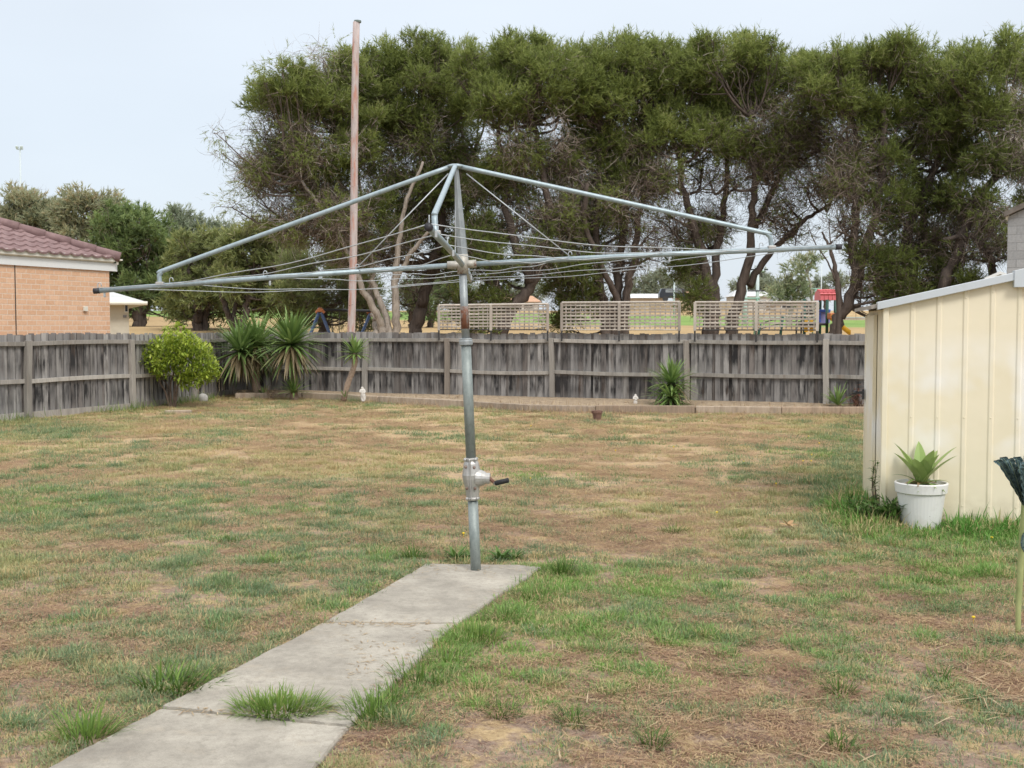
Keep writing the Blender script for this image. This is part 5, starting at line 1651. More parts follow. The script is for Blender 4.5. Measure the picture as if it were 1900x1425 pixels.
def playground():
    Y = 48.0
    zg = float(terrain(Y))
    P = lambda x, y, dy=0.: at(x, y, Y + dy)
    root = thing('playground_tower', 'play tower with a red ribbed roof, green posts and a yellow slide beyond the fence', 'playground', P(1530, 640))
    post = lambda x, y, dy, r_=.06, m=M_DGRN: MB().tube([np.array([P(x, y, dy)[0], Y + dy, zg - .05]), P(x, y, dy)], r_, 10).build('post', m, root, True)
    for x, y, dy in ((1493, 555, 0), (1522, 548, .8), (1535, 556, -.5), (1550, 548, .6)):
        post(x, y, dy, .062)
    a, b = P(1519, 548, 0), P(1549, 548, 0)
    m = MB()                                         # barrel roof with ribs
    for k_ in range(8):
        y0 = Y - .9 + k_ * .24
        V = []
        for t in np.linspace(0, 1, 5):
            pass
    zt, zb = P(1530, 538)[2], P(1530, 557)[2]
    w_ = b[0] - a[0]
    cy = Y + .2
    n = 9
    prof = [(cy + .5 * math.cos(th), zb + (zt - zb) * math.sin(th) ** .6) for th in np.linspace(0, PI, n)]
    for k_ in range(4):
        x0, x1 = a[0] + w_ * k_ / 4, a[0] + w_ * (k_ + 1) / 4 - .02
        V = []
        for y_, z_ in prof:
            V += [(x0, y_, z_), (x1, y_, z_)]
        m.add(V, [(2 * i, 2 * i + 1, 2 * i + 3, 2 * i + 2) for i in range(n - 1)])
    for i in range(1, 5):
        y_, z_ = prof[n - 1 - i] if i < 5 else prof[4]
        m.tube([(a[0] - .02, y_ - .02, z_ + .01), (b[0] + .02, y_ - .02, z_ + .01)], .03, 6)
    V = [(a[0], cy + .5 * math.cos(th), zb + (zt - zb) * math.sin(th) ** .6) for th in np.linspace(0, PI, n)]
    m.add(V, [tuple(range(n))])
    m.add([(b[0], y_, z_) for _, y_, z_ in V], [tuple(range(n))])
    m.build('roof', M_RED, root)
    q = lambda x0, x1, y0, y1, dy, th, name, mat, par=root: MB().box(((P(x0, 0, dy)[0] + P(x1, 0, dy)[0]) / 2, Y + dy, (P(0, y0, dy)[2] + P(0, y1, dy)[2]) / 2), (P(x1, 0, dy)[0] - P(x0, 0, dy)[0], th, P(0, y0, dy)[2] - P(0, y1, dy)[2])).build(name, mat, par, bevel=.02)
    q(1524, 1548, 574, 600, .6, .06, 'side_panel', painted('violet blue panel', (.27, .28, .55), (.2, .2, .4), .2))
    q(1523, 1549, 574, 579, .5, .06, 'panel_rail', M_BLU)
    q(1524, 1531, 580, 598, .52, .05, 'panel_stile', M_BLU)
    q(1496, 1536, 600, 604, .1, 1.4, 'deck', M_DARKP)
    for x in (1503.5, 1513.5):
        q(x - 3.2, x + 3.2, 592, 598, -.4, .08, 'game_cube', M_YEL)
        q(x - 3.2, x + 3.2, 604.5, 616, -.4, .08, 'lower_panel', M_YEL)
    for y in (580, 588, 596):
        q(1475, 1517, y, y + 1.4, .3, .04, 'rail', M_DARKP)
    for x in (1478, 1487, 1516):
        post(x, 578, .3, .035, M_DARKP)
    m = MB().ball(P(1502, 580, .3), (.18, .18, .13), 10)
    m.build('bubble_window', M_DARKP, root, True)
    # slide
    m = MB()
    a, b = P(1540, 592, -.6), P(1578, 622, -1.2)
    d = b - a
    Q = [a, a + d * .25 + np.array([0, 0, .04]), a + d * .6, b]
    Q = curve(Q, 10)
    sd = np.array([.25, 1, 0]) / 1.03
    V = []
    for c in Q:
        for u, z in ((-.30, .20), (-.26, .02), (.26, .02), (.30, .20), (.34, .20), (.30, -.04), (-.30, -.04), (-.34, .20)):
            V.append(c + sd * u + np.array([0, 0, z]))
    f = [(i * 8 + j, i * 8 + (j + 1) % 8, (i + 1) * 8 + (j + 1) % 8, (i + 1) * 8 + j) for i in range(9) for j in range(8)]
    bm_fix(m.add(V, f).build('slide', M_YEL, root, True))
    MB().box((a + np.array([0, 0, .12])), (.22, .7, .26)).build('slide_hood', M_ORG, root, bevel=.05)
    # flag-like bracket and climbing frame
    fr = thing('climbing_frame', 'pale green overhead climbing bar behind the right lattice screen', 'climbing frame', P(1390, 640, 3))
    for x in (1368, 1405):
        MB().tube([np.array([P(x, 0, 3)[0], Y + 3, zg]), P(x, 554, 3)], .05, 8).build('post', M_LGRN, fr, True)
    MB().tube([P(1363, 554, 3), P(1410, 554, 3)], .05, 8).build('top_bar', M_LGRN, fr, True)
    fr = thing('low_climber', 'dark green low climber posts behind the right lattice screen', 'climbing frame', P(1452, 640, 1))
    for x, y in ((1411, 598), (1453, 584)):
        MB().tube([np.array([P(x, 0, 1)[0], Y + 1, zg]), P(x, y, 1)], .06, 8).build('post', M_DGRN, fr, True)
    m = MB()
    for y in (590, 600):
        m.tube(curve([P(1412, y + 10, 1), P(1432, y + 4, 1), P(1453, y, 1)], 8), .025, 6)
    m.build('climbing_rope', M_DARKP, fr)
    MB().box(P(1405, 604, .5), (.14, .3, .22)).build('rope_clamp', M_YEL, fr, bevel=.02)
    bk = thing('hanging_bar', 'thin pale green bar frame left of the red play roof', 'climbing frame', P(1513, 640, 2))
    MB().tube([np.array([P(1514, 0, 2)[0], Y + 2, zg]), P(1514, 536, 2)], .035, 8).build('post', M_LGRN, bk, True)
    MB().tube([P(1505, 536, 2), P(1522, 536, 2)], .03, 8).build('cross_bar', M_LGRN, bk, True)
playground()

def swing_set():
    Y0, Y1 = 40.0, 42.6
    root = thing('swing_set', 'blue A-frame swing with orange corner fittings beyond the fence', 'swing', at(593, 672, Y0))
    tops = []
    for Yc, ax, ay, fl, fr_ in ((Y0, 594, 575, 553, 633), (Y1, 689, 577, 652, 724)):
        a = at(ax, ay, Yc)
        tops.append(a)
        zg = float(terrain(Yc))
        for fx, dy in ((fl, -.55), (fr_, .75)):
            foot = at(fx, 600, Yc + dy)
            foot[2] = zg - .03
            MB().tube([a + (foot - a) * .06, foot], .057, 10).build('leg', M_NAVY, root, True)
        m = MB().box(a + np.array([0, 0, -.02]), (.16, .12, .10)).tube([a + np.array([-.15, 0, -.10]), a + np.array([0, 0, .06])], .05, 8).tube([a + np.array([.15, 0, -.10]), a + np.array([0, 0, .06])], .05, 8)
        m.build('corner_fitting', M_ORG, root, bevel=.01)
    a, b = tops
    MB().tube([a, b], .05, 10).build('top_bar', M_DARKP, root, True)
    for k_, f in enumerate((.22, .36, .62, .76)):
        p = a + (b - a) * f
        MB().tube([p, p + np.array([0, 0, -1.25])], .012, 5).build('chain', M_DARKP, root)
        if k_ % 2 == 0:
            p2 = a + (b - a) * (f + .07) + np.array([0, 0, -1.27])
            MB().box(p2, (.42, .16, .035)).build('seat', M_DARKP, root, bevel=.01)
swing_set()

def post_thing(name, label, cat, x, y0, Y, r_, mat, extra=None, group=None):
    p = at(x, y0, Y)
    zg = float(terrain(Y))
    root = thing(name, label, cat, (p[0], Y, zg), group)
    MB().tube([(p[0], Y, zg - .1), p], [r_, r_ * .8], 10).build('shaft', mat, root, True)
    if extra:
        extra(root, p)
    return root
def floodlights(root, p):
    for s in (-.3, .3):
        MB().box(p + np.array([s, -.2, .1]), (.35, .3, .4), np.array(Matrix.Rotation(.4, 3, 'X'))).build('lamp_head', M_PALE, root, bevel=.06)
    MB().tube([p + np.array([-.45, 0, -.15]), p + np.array([.45, 0, -.15])], .05, 6).build('lamp_bracket', M_PALE, root)
post_thing('light_pole', 'very tall thin floodlight pole standing behind the far left gums', 'light pole', 37, 275, 160, .13, M_PALE, floodlights)
post_thing('park_pole', 'thin pale pole between the middle and right lattice screens, far across the field', 'pole', 1251, 508, 120, .10, M_PALE)
def bent(root, p):
    q = curve([p, p + np.array([.25, 0, .5]), p + np.array([.9, 0, .75]), p + np.array([1.6, 0, .85])], 10)
    MB().tube(q, np.linspace(.24, .10, 10), 8).build('bent_arm', M_PALE, root, True)
def crossarms(root, p):
    for dz in (-.3, -2.2):
        MB().box(p + np.array([0, -.1, dz]), (1.8, .10, .12)).build('cross_arm', M_DARKP, root)
post_thing('bent_pole', 'thick pale pole bending over at the top behind the right lattice screen', 'pole', 1383, 520, 100, .20, M_PALE, bent)
post_thing('power_pole', 'pale pole with dark cross arms next to the bent pole', 'pole', 1406, 494, 104, .17, M_PALE, crossarms)
post_thing('park_pole', 'hair-thin tall pole rising above the red play roof', 'pole', 1524.5, 490, 170, .10, M_PALE)

def far_building(name, label, x0, x1, ytop, yeave, Y, wallm, roofm, cat='house', doors=0):
    zg = float(terrain(Y))
    a, b = at(x0, 580, Y), at(x1, 580, Y)
    ze, zr = at(0, yeave, Y)[2], at(0, ytop, Y)[2]
    W = b[0] - a[0]
    root = thing(name, label, cat, ((a[0] + b[0]) / 2, Y, zg))
    wl = MB().box(((a[0] + b[0]) / 2, Y + 3, (zg + ze) / 2), (W, 6, ze - zg)).build('wall', wallm, root)
    n = max(2, int(W / 3.2))
    for i in range(n):
        x = a[0] + W * (i + .5) / n
        f = MB().box((x, Y - .02, zg + (ze - zg) * .55), (1.3, .12, (ze - zg) * .42)).build('window', M_WHITE, wl)
        MB().box((x, Y - .07, zg + (ze - zg) * .55), (1.1, .06, (ze - zg) * .36)).build('pane', M_DARKP, f)
    o = .4
    V = [(a[0] - o, Y - o, ze), (b[0] + o, Y - o, ze), (b[0] + o, Y + 6 + o, ze), (a[0] - o, Y + 6 + o, ze), (a[0] + W * .15, Y + 3, zr), (b[0] - W * .15, Y + 3, zr)]
    bm_fix(MB().add(V, [(0, 1, 5, 4), (1, 2, 5), (2, 3, 4, 5), (3, 0, 4), (3, 2, 1, 0)]).build('roof', roofm, root))
M_RF1 = mottled('pale far roof', (.50, .51, .51), (.60, .61, .61), 1, .7)
M_RF2 = mottled('terracotta far roof', (.42, .24, .15), (.52, .32, .21), 1, .8)
M_WL1 = mottled('far pale wall', (.50, .47, .42), (.58, .55, .50), 1, .9)
M_WL2 = mottled('far tan wall', (.42, .33, .24), (.50, .41, .31), 1, .9)
far_building('park_pavilion', 'long pale-roofed pavilion behind the bent pole across the field', 1362, 1432, 537, 550, 165, M_WL1, M_RF1, 'building')
far_building('far_house', 'far house with a pale roof right of the many-stemmed paperbark', 1165, 1235, 544, 553, 170, M_WL2, M_RF1)
far_building('far_house', 'far tan house seen left of the fanned paperbark trunks', 1262, 1300, 540, 553, 172, M_WL2, M_RF2)
far_building('far_house', 'far house with orange walls seen past the slanting grey trunk', 925, 1000, 548, 560, 168, M_WL1, M_RF2)
far_building('far_house', 'far tan house behind the play tower', 1440, 1515, 548, 562, 150, M_WL2, mottled('grey far roof', (.2, .2, .2), (.3, .3, .3), 1))
far_building('far_house', 'far pale house at the left end of the field behind the slim tea tree trunks', 398, 470, 552, 562, 168, M_WL1, M_RF2)

def far_car():
    Y = 160.0
    zg = float(terrain(Y))
    c = at(1252, 557, Y)
    zg = c[2] - .2
    root = thing('parked_car', 'dark four-wheel drive parked far off beside the thin park pole', 'car', (c[0], Y, zg))
    root['label'] = 'dark four-wheel drive parked far off beside the thin park pole'
    M_ = painted('dark car paint', (.03, .035, .045), (.06, .06, .06), .1, .3)
    V = [(-2.2, .5), (2.2, .5), (2.25, 1.0), (1.5, 1.15), (1.0, 1.8), (-1.9, 1.8), (-2.2, 1.1)]
    n = len(V)
    vv = [(c[0] + a, Y - .9, zg + z) for a, z in V] + [(c[0] + a, Y + .9, zg + z) for a, z in V]
    bm_fix(MB().add(vv, [tuple(range(n)), tuple(range(2 * n - 1, n - 1, -1))] + [(i, (i + 1) % n, n + (i + 1) % n, n + i) for i in range(n)]).build('body', M_, root, bevel=.08))
    for x in (-.9, .3):
        MB().box((c[0] + x, Y - .91, zg + 1.45), (1.0, .04, .45)).build('window', mottled('car glass', (.15, .17, .19), (.25, .28, .3), 1, .15, 0), root, bevel=.05)
    for x in (-1.4, 1.4):
        MB().tube([(c[0] + x, Y - .92, zg + .38), (c[0] + x, Y - .65, zg + .38)], .38, 14).build('wheel', M_DARKP, root)
    # the car stands on a low embankment by the road
    e_ = MB().box((c[0], Y + 2, (zg + float(terrain(Y)) - 1) / 2), (16, 8, zg - float(terrain(Y)) + 1)).build('embankment', mottled('road bank', (.30, .24, .15), (.40, .32, .2), 1), bevel=.5)
    tag(e_, kind='structure')
far_car()

def low_wall():
    Y = 112.0
    a, b = at(1345, 600, Y), at(1640, 600, Y)
    zg = float(terrain(Y))
    h = at(0, 590, Y)[2] - zg
    m = MB().box(((a[0] + b[0]) / 2, Y, zg + h / 2 - .2), (b[0] - a[0], .25, h + .4))
    root = thing('boundary_wall', 'low pinkish wall along the far side of the field behind the playground', 'wall', ((a[0] + b[0]) / 2, Y, zg))
    m.build('wall', mottled('pinkish wall', (.42, .31, .27), (.52, .40, .35), 2, .9), root)
    MB().box(((a[0] + b[0]) / 2, Y, zg + h + .05), (b[0] - a[0] + .1, .32, .1)).build('coping', mottled('grey coping', (.4, .4, .4), (.5, .5, .5), 2), root)
low_wall()

# ------------------------------------------------------------------ grass and litter on the lawn
def blades_mesh(name, n, h, spread, wd, lie=0.0, seed=0, bend=.5, mat=None):
    g = np.random.default_rng(seed)
    a = g.uniform(0, 2 * PI, n)
    r_ = spread * g.random(n) ** .6
    b = np.stack([r_ * np.cos(a), r_ * np.sin(a), np.full(n, -.004)], 1)
    az = a + g.normal(size=n) * 1.0
    el = np.clip(g.normal(.85, .36, n), .15, 1.5) if lie == 0 else np.abs(g.normal(.05, .12, n))
    L = h * g.uniform(.5, 1.25, n)
    d = np.stack([np.cos(az) * np.cos(el), np.sin(az) * np.cos(el), np.sin(el)], 1)
    sd = np.stack([-np.sin(az), np.cos(az), np.zeros(n)], 1)
    m = b + d * (L * .55)[:, None]
    d2 = nrm(d + np.array([0, 0, -bend]) * g.uniform(.2, 1.2, (n, 1)) + g.normal(size=(n, 3)) * .12)
    t = m + d2 * (L * .5)[:, None]
    if lie:
        z0 = g.uniform(.002, .022, n)
        b[:, 2] = z0; m[:, 2] += z0; t[:, 2] = np.maximum(t[:, 2] + z0, .003)
    w0, w1 = wd * g.uniform(.7, 1.3, (n, 1)) / 2, wd * .40
    quad = np.stack([b - sd * w0, b + sd * w0, m + sd * w1, m - sd * w1], 1)
    tri = np.stack([m - sd * w1, m + sd * w1, t, t], 1)
    V = np.concatenate([quad, tri], 1).reshape(-1, 3)
    # last quad degenerates to a tip
    ti = np.repeat(g.random(n), 8)
    me = bpy.data.meshes.new(name)
    N = len(V)
    F4 = np.arange(N).reshape(-1, 4)
    faces = []
    for i, q in enumerate(F4):
        faces.append(tuple(q) if i % 2 == 0 else tuple(q[:3]))
    me.from_pydata(V.tolist(), [], faces)
    at_ = me.attributes.new('tint', 'FLOAT', 'POINT')
    at_.data.foreach_set('value', ti.astype(np.float32))
    me.materials.append(mat)
    return bpy.data.objects.new(name, me)

def grass_mat(name, inst=True):
    b = NB(name)
    a = b.attr('tone', 'INSTANCER' if inst else 'GEOMETRY').outputs['Fac']   # 0 straw, 1 lush
    t = b.attr('tint').outputs['Fac']
    c = b.ramp(a, [(0, (.17, .090, .060)), (.07, (.33, .195, .125)), (.15, (.48, .335, .20)), (.30, (.54, .42, .22)), (.45, (.34, .36, .155)), (.6, (.165, .245, .135)), (.78, (.215, .345, .085)), (1, (.125, .285, .055))])
    c = b.mix(b.band(t, .80, .86, 0, .75), c, (.42, .31, .18))
    c = b.mix(.55, c, b.ramp(t, [(0, (.30, .30, .30)), (1, (.72, .72, .72))]), 'OVERLAY')
    b.col(c)
    b.set(Roughness=.65)
    tr = b.node('ShaderNodeBsdfTranslucent')
    b.L(c, tr.inputs[0])
    ms = b.node('ShaderNodeMixShader')
    ms.inputs[0].default_value = .25
    b.L(b.p.outputs[0], ms.inputs[1])
    b.L(tr.outputs[0], ms.inputs[2])
    b.L(ms.outputs[0], b.out.inputs[0])
    return b.m
M_GRASS = grass_mat('lawn grass')

def inside(poly, x, y, grow=0.0):
    P = np.array([(p[0], p[1]) for p in poly])
    c = P.mean(0)
    P = c + (P - c) * (1 + grow)
    r_ = np.zeros(len(x), bool)
    for i in range(len(P)):
        (x0, y0), (x1, y1) = P[i], P[(i + 1) % len(P)]
        cr = ((y0 > y) != (y1 > y)) & (x < (x1 - x0) * (y - y0) / (y1 - y0 + 1e-12) + x0)
        r_ ^= cr
    return r_

SHED_POLY = [(3.02, 9.5), (6.1, 8.8), (6.6, 10.4), (3.4, 11.2)]
def lawn():
    coll = bpy.data.collections.new('grass_kinds')
    kinds = [blades_mesh('tuft', 34, .034, .075, .0042, 0, 1, mat=M_GRASS), blades_mesh('tuft', 40, .042, .085, .0042, 0, 2, mat=M_GRASS), blades_mesh('tuft', 30, .030, .095, .0040, 0, 3, .8, mat=M_GRASS),
             blades_mesh('tuft', 54, .054, .060, .0044, 0, 4, .7, mat=M_GRASS), blades_mesh('tuft', 60, .066, .070, .0046, 0, 5, .8, mat=M_GRASS),
             blades_mesh('tuft', 38, .050, .085, .0030, 1, 6, .1, mat=M_GRASS), blades_mesh('tuft', 32, .070, .100, .0026, 1, 7, .1, mat=M_GRASS), blades_mesh('tuft', 40, .028, .10, .0042, 1, 8, .2, mat=M_GRASS)]
    for i, o in enumerate(kinds):
        o.name = 'grass_kind_%d' % i
        coll.objects.link(o)
    xs, ys = [], []
    for y0 in np.arange(3.3, 27.0, .25):
        half = .58 * y0 + .6
        n = int(860 * (5.0 / max(y0, 4.5)) ** 1.05 * 2 * half * .25)
        xs.append(RNG.uniform(-half, half, n)); ys.append(RNG.uniform(y0, y0 + .25, n))
    x, y = np.concatenate(xs), np.concatenate(ys)
    ok = np.ones(len(x), bool)
    for s in SLABS:
        ok &= ~inside(s, x, y, .05)
    ok &= ~inside(SHED_POLY, x, y)
    pc = gp(1708, 979)
    dp = np.hypot(x - pc[0], y - pc[1])
    ok &= (dp > .15) & ~((dp < .62) & (y < pc[1] + .02) & (np.abs(x - pc[0]) < .24) & (RNG.random(len(x)) < .8))
    lf = np.array(LEFT)
    ok &= x > np.interp(y, lf[:, 1], lf[:, 0]) + .08
    E = np.array([gp(a, b)[:2] for a, b in EDGE])
    ok &= (y < np.interp(x, E[:, 0], E[:, 1]) - .03) | (x < E[0, 0])
    ok &= ((y - (27.2 + (x + 6.77) * -.4126)) < -.15)
    x, y = x[ok], y[ok]
    g = green_at(x, y)
    big = fbm(x * .55 + 9, y * .55, 21, 3)
    clump = np.where(y < 12, .55 * vnoise(x * 6.5, y * 6.5, 31) + .45 * vnoise(x * 13, y * 13, 32), fbm(x * 4.5, y * 4.5, 31, 2))
    u = RNG.random(len(x))
    isg = u < np.clip(g * 1.05 + (clump - .5) * np.interp(y, [4, 9, 14], [2.3, 1.8, 1.0]), .02, .97)
    keep = isg | (RNG.random(len(x)) < np.interp(y, [4, 8, 12], [.55, .65, .8]) * np.clip((fbm(x * 1.7 + 4, y * 1.7, 57, 3) - .36) * 6, .06, 1))
    x, y, g, big, clump, isg = [q[keep] for q in (x, y, g, big, clump, isg)]
    n = len(x)
    tall = isg & (RNG.random(n) < np.clip((clump - .52) * 2.2 + (g - .8) * .9, .02, .65))
    var = np.where(isg, np.where(tall, RNG.integers(3, 5, n), RNG.integers(0, 3, n)), RNG.integers(5, 8, n)).astype(np.int32)
    px, py = to_px(np.stack([x, y, x * 0], 1))
    lush = np.exp(-((px - 1820) / 150) ** 2 - ((py - 980) / 30) ** 2) + np.exp(-((px - 1600) / 60) ** 2 - ((py - 955) / 40) ** 2)
    # grey-green couch in some patches, yellow-green in others, lush where watered
    tone = np.where(isg, .53 + .26 * np.clip((big - .42) * 2.4, -.6, 1) + .28 * np.clip(g - .75, 0, .6) + .35 * np.clip(lush, 0, 1) + RNG.normal(size=n) * .06 - .10 * np.clip((y - 9) / 8, 0, 1), np.clip(RNG.normal(np.interp(y, [4, 8, 13], [.085, .11, .15]), .08, n), 0, .32))
    tone = np.where(isg & (RNG.random(n) < .16), RNG.uniform(.25, .42, n), tone)
    scl = RNG.uniform(.7, 1.25, n) * np.interp(y, [3, 8, 26], [.72, .95, 1.6]) * (1 + .5 * np.clip(g - .95, 0, .3))
    scl = scl * (1 + 1.3 * np.clip(lush, 0, 1) * isg)
    z = terrain(y) + 0.035 * (fbm(x * 1.3, y * 1.3, 5) - 0.55) + 0.02 * (fbm(x * 5, y * 5, 6, 2) - .5) - .02 + GROUND_UP
    me = bpy.data.meshes.new('lawn_grass')
    me.from_pydata(np.stack([x, y, z], 1).tolist(), [], [])
    for nme, typ, v in (('tone', 'FLOAT', tone.astype(np.float32)), ('scl', 'FLOAT', scl.astype(np.float32)), ('turn', 'FLOAT', RNG.uniform(0, 2 * PI, n).astype(np.float32)), ('kind_index', 'INT', var)):
        a = me.attributes.new(nme, typ, 'POINT')
        a.data.foreach_set('value', v)
    o = bpy.data.objects.new('lawn_grass', me)
    C.objects.link(o)
    tag(o, 'patchy dry lawn of straw and grey-green grass tufts', 'grass', kind='stuff')
    ng = bpy.data.node_groups.new('scatter', 'GeometryNodeTree')
    ng.interface.new_socket('Geometry', in_out='INPUT', socket_type='NodeSocketGeometry')
    ng.interface.new_socket('Geometry', in_out='OUTPUT', socket_type='NodeSocketGeometry')
    N = ng.nodes.new
    gi, go = N('NodeGroupInput'), N('NodeGroupOutput')
    ip, ci = N('GeometryNodeInstanceOnPoints'), N('GeometryNodeCollectionInfo')
    ci.inputs['Collection'].default_value = coll
    ci.inputs['Separate Children'].default_value = True
    ci.inputs['Reset Children'].default_value = True
    ip.inputs['Pick Instance'].default_value = True
    def na(nm, t):
        q = N('GeometryNodeInputNamedAttribute')
        q.data_type = t
        q.inputs['Name'].default_value = nm
        return q.outputs['Attribute']
    cx = N('ShaderNodeCombineXYZ')
    l = ng.links.new
    l(gi.outputs[0], ip.inputs['Points'])
    l(ci.outputs[0], ip.inputs['Instance'])
    l(na('kind_index', 'INT'), ip.inputs['Instance Index'])
    l(na('turn', 'FLOAT'), cx.inputs['Z'])
    l(cx.outputs[0], ip.inputs['Rotation'])
    l(na('scl', 'FLOAT'), ip.inputs['Scale'])
    l(ip.outputs[0], go.inputs[0])
    md = o.modifiers.new('scatter', 'NODES')
    md.node_group = ng
lawn()

# single clumps of grass one can pick out
M_CLUMP = leafy('grass clump', [(0, (.05, .085, .024)), (.45, (.115, .20, .04)), (.85, (.20, .31, .06)), (.965, (.28, .34, .10)), (1, (.45, .36, .2))], .3, .5)
def clump(label, x, y, rx, ry, n, h, name='grass_clump', group='single grass clumps along the path', lean=(0, 0), z=0.0, wd=.0055, cen=.55):
    c = gp(x, y, z)
    s = F / c[1]
    g = np.random.default_rng(int(x * 7 + y))
    V, T = [], []
    for i in range(n):
        a, r_ = g.uniform(0, 2 * PI), g.random() ** .55
        p = c + np.array([math.cos(a) * r_ * rx / s, math.sin(a) * r_ * ry, 0])
        az = a + g.normal() * .7
        el = np.clip(g.normal(1.25 - .65 * r_, .25), .2, 1.5)
        d = np.array([math.cos(az) * math.cos(el) + lean[0], math.sin(az) * math.cos(el) + lean[1], math.sin(el)])
        v, t = blade(p, d, h * g.uniform(.5, 1.25), wd * g.uniform(.7, 1.3), g.uniform(.1, .5), float(np.clip(g.normal(cen, .17), 0, 1)), 4, .3)
        V.append(v); T += t
    o = fast_mesh(name, np.concatenate(V), 4, M_CLUMP, None, T)
    tag(o, label, 'grass', group)
clump('big bright green grass clump growing across the joint of the near path slabs', 520, 1322, 80, .11, 720, .105, lean=(.12, -.05), z=.02, cen=.72)
clump('grass clump on the path edge right of the big bright clump', 690, 1335, 44, .12, 260, .13)
clump('tall dark grass clump against the left corner of the far slab', 766, 1040, 20, .07, 150, .13, cen=.35)
clump('dark grass clump hanging over the right corner of the far slab', 1042, 1066, 26, .10, 220, .13, cen=.35)
clump('bright grass clump halfway along the right edge of the path', 880, 1190, 52, .14, 330, .12, lean=(-.1, 0), cen=.62)
clump('grass clump on the right path edge just below the halfway one', 770, 1270, 50, .15, 210, .12, lean=(-.12, 0), cen=.42)
clump('grass clump leaning over the path between the far corner and the halfway clump', 985, 1112, 34, .12, 220, .10, lean=(-.12, 0), cen=.45)
clump('grass clump spilling onto the path just above the halfway clump', 930, 1152, 40, .12, 160, .09, lean=(-.12, 0), cen=.42)
clump('grass clump on the right path edge between the halfway clump and the lowest ones', 822, 1234, 46, .13, 190, .11, lean=(-.14, 0), cen=.45)
clump('long grass clump at the right corner of the near slab joint', 728, 1306, 44, .12, 170, .10, lean=(-.1, 0), cen=.42)
clump('tall wispy grass clump at the lower left beside the near slab', 160, 1372, 42, .10, 220, .15, cen=.6)
clump('coarse grass sprawling over the left edge of the path joint', 330, 1280, 66, .12, 200, .14, lean=(.3, 0), wd=.010, cen=.4)
G2 = 'grey-green tussocks scattered on the near lawn'
for i, (x, y, lb) in enumerate([(1560, 1290, 'grey-green tussock right of the bare patch on the near lawn'), (1745, 1270, 'largest grey-green tussock at the right of the near lawn'), (1560, 1390, 'grey-green tussock near the lower right corner'),
                                (930, 1330, 'grey-green tussock right of the near slab joint'), (1060, 1345, 'grey-green tussock in the litter at the lower middle'), (1210, 1385, 'grey-green tussock at the bottom between two bare patches'),
                                (1725, 1085, 'small dark tussock on the lawn below the white pot'), (1250, 990, 'tussock on the mid lawn to the right of the clothesline post'), (1370, 1005, 'tussock on the mid lawn left of the shed corner'), (430, 1010, 'tussock on the left lawn level with the clothesline base')]):
    clump(lb, x, y, 24, .08, 120, .085, group=G2, cen=.3, name='tussock')

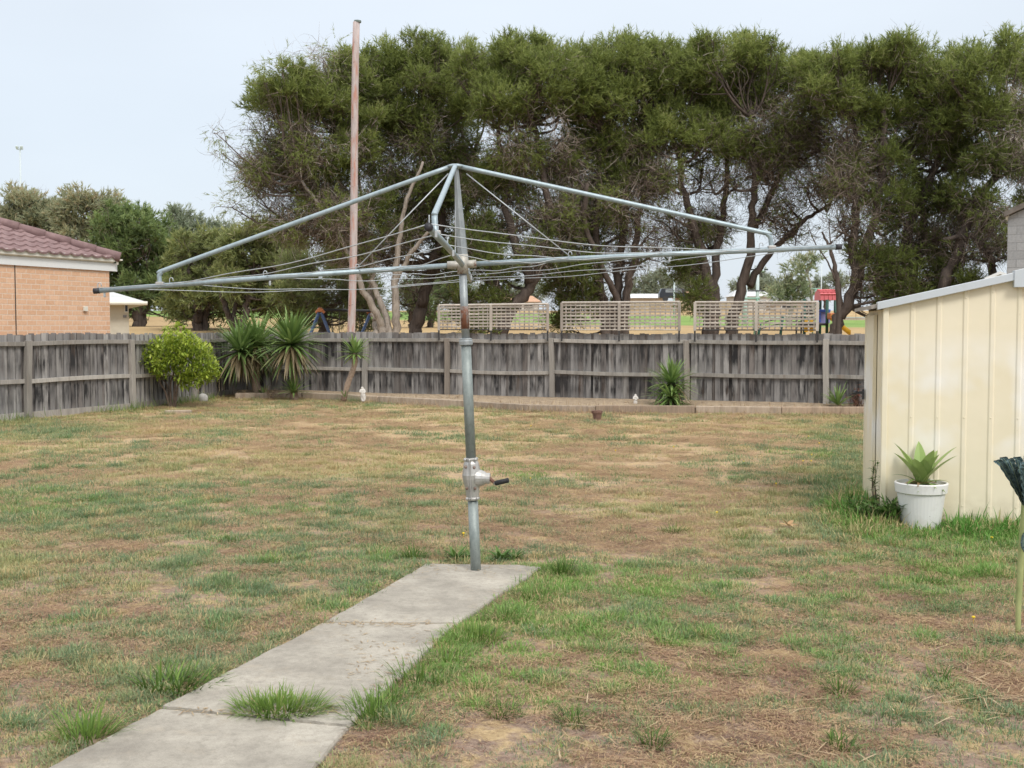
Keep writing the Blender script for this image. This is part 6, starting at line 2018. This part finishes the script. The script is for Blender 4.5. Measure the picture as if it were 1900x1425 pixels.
def pole_weeds():
    for x, lb in ((846, 'flat leafy weed left of the clothesline foot'), (928, 'flat leafy weed right of the clothesline foot')):
        c = gp(x, 1040)
        V, T = rosette(c + np.array([0, 0, .0]), 30, .12, .030, el=(.05, .9), droop=.2, tint=(.2, .8), rr=random.Random(x))
        V2, T2 = rosette(c + np.array([.10, .03, .0]), 20, .10, .026, el=(.05, .9), droop=.2, tint=(.2, .8), rr=random.Random(x + 1))
        o = fast_mesh('flat_weed', np.concatenate(V + V2), 4, M_GREENW, None, T + T2)
        tag(o, lb, 'weed', 'flat weeds at the foot of the clothesline')
    weed('shed_weed', 'tall thin weed with yellow buds against the left corner of the shed', gp(1632, 965), 9, .52, M_GREENW, .07, leaf=.06)
    weed('shed_weed', 'low leafy weed clump left of the white pot by the shed corner', gp(1628, 972), 34, .20, M_GREENW, .15, tint=(.1, .7), leaf=.09)
    # yellow dandelion heads scattered on the lawn
    M_ = mottled('dandelion yellow', (.62, .44, .02), (.75, .56, .05), 30, .7)
    m = MB()
    for x, y in ((1500, 815), (1520, 828), (1490, 862), (1506, 850), (1505, 862), (1380, 863), (985, 795), (1142, 842), (984, 895), (372, 770), (368, 771), (1576, 930), (1690, 970), (1620, 965), (1640, 985), (1440, 905), (1330, 960), (1840, 1008), (860, 1000), (1806, 1160), (1250, 835)):
        g = gp(x, y)
        m.ball(g + np.array([0, 0, .045]), (.011, .011, .007), 8)
        m.tube([g, g + np.array([0, 0, .045])], .002, 4)
    o = m.build('dandelions', M_)
    tag(o, 'tiny yellow dandelion heads sprinkled over the lawn', 'flowers', kind='stuff')
    # fallen bits
    leafm = leafy('fallen leaf', [(0, (.30, .17, .08)), (1, (.50, .34, .18))], .15, .7)
    for x, y, lb in ((1463, 977, 'curled dry leaf on the lawn left of the white pot'), (1115, 1178, 'none')):
        if lb == 'none': continue
        V, T = rosette(gp(x, y, .03), 5, .09, .05, el=(.1, .9), droop=.3, tint=(.4, 1), rr=random.Random(2))
        tag(fast_mesh('dry_leaf', np.concatenate(V), 4, leafm, None, T), lb, 'leaf')
    V, T = [], []
    for _ in range(420):
        x, y = random.choice([(random.uniform(610, 800), 1157 + random.gauss(0, 3)), (random.uniform(640, 800), 1225 + random.gauss(0, 30)), (random.uniform(330, 640), 1318 + random.gauss(0, 4)), (random.uniform(730, 980), 1052 + random.gauss(0, 6))])
        p = gp(x, y, .036)
        a = random.uniform(0, 6.28)
        v, t = blade(p, np.array([math.cos(a), math.sin(a), .05]), random.uniform(.015, .06), .006, .05, random.random(), 2)
        V.append(v); T += t
    tag(fast_mesh('path_litter', np.concatenate(V), 4, M_DRY, None, T), 'dry grass bits lying in the path joints', 'litter', kind='stuff')
    # dry stalks
    V, T = [], []
    for _ in range(150):
        x, y = random.uniform(1000, 1900), random.uniform(1180, 1425)
        if random.random() < .3: x, y = random.uniform(1780, 1900), random.uniform(1190, 1300)
        if inside(SLABS[1], np.array([gp(x, y)[0]]), np.array([gp(x, y)[1]]))[0] or inside(SLABS[2], np.array([gp(x, y)[0]]), np.array([gp(x, y)[1]]))[0]: continue
        p = gp(x, y, .03)
        a = random.uniform(0, 6.28)
        v, t = blade(p, np.array([math.cos(a), math.sin(a), .03]), random.uniform(.08, .22), .006, .03, random.uniform(.3, 1), 5)
        V.append(v); T += t
    tag(fast_mesh('dry_stalks', np.concatenate(V), 4, M_DRY, None, T), 'pale dry stalks strewn over the near lawn at the right', 'litter', kind='stuff')
    # dry grass on both sides of the bed edging
    E = np.array([gp(a, b) for a, b in EDGE])
    V, T = [], []
    for _ in range(2600):
        s_ = random.uniform(0, len(E) - 1.001)
        i = int(s_)
        q = E[i] + (E[i + 1] - E[i]) * (s_ - i)
        if fbm(np.array([s_ * 3.1]), np.array([5.0]), 78)[0] < .47: continue
        back = random.random() < .35
        p = q + np.array([random.gauss(0, .03), (.17 if back else -.02) + abs(random.gauss(0, .06)) * (1 if back else -1), .11 if back else 0])
        a, e_ = random.uniform(0, 6.28), random.uniform(.2, 1.4)
        v, t = blade(p, np.array([math.cos(a) * math.cos(e_), math.sin(a) * math.cos(e_), math.sin(e_)]), random.uniform(.06, .2), .009, .3, random.uniform(0, 1), 3)
        V.append(v); T += t
    tag(fast_mesh('bed_grass', np.concatenate(V), 4, M_DRY, None, T), 'dry grass growing along the timber bed edging', 'grass', kind='stuff')
    # long grass along the foot of the left fence
    V, T = [], []
    lf = np.array(LEFT)
    for _ in range(900):
        yy = random.uniform(17.6, 25.5)
        p = np.array([np.interp(yy, lf[:, 1], lf[:, 0]) + abs(random.gauss(0, .16)) + .09, yy, -.01])
        if fbm(np.array([yy * 1.3]), np.array([2.0]), 77)[0] < .42: continue
        a = random.uniform(0, 6.28)
        e_ = random.uniform(.7, 1.45)
        v, t = blade(p, np.array([math.cos(a) * math.cos(e_), math.sin(a) * math.cos(e_), math.sin(e_)]), random.uniform(.10, .32), .010, .25, random.uniform(.3, 1), 4)
        V.append(v); T += t
    tag(fast_mesh('fence_grass', np.concatenate(V), 4, M_CLUMP, None, T), 'long half-dry grass along the foot of the left fence', 'grass', kind='stuff')
pole_weeds()
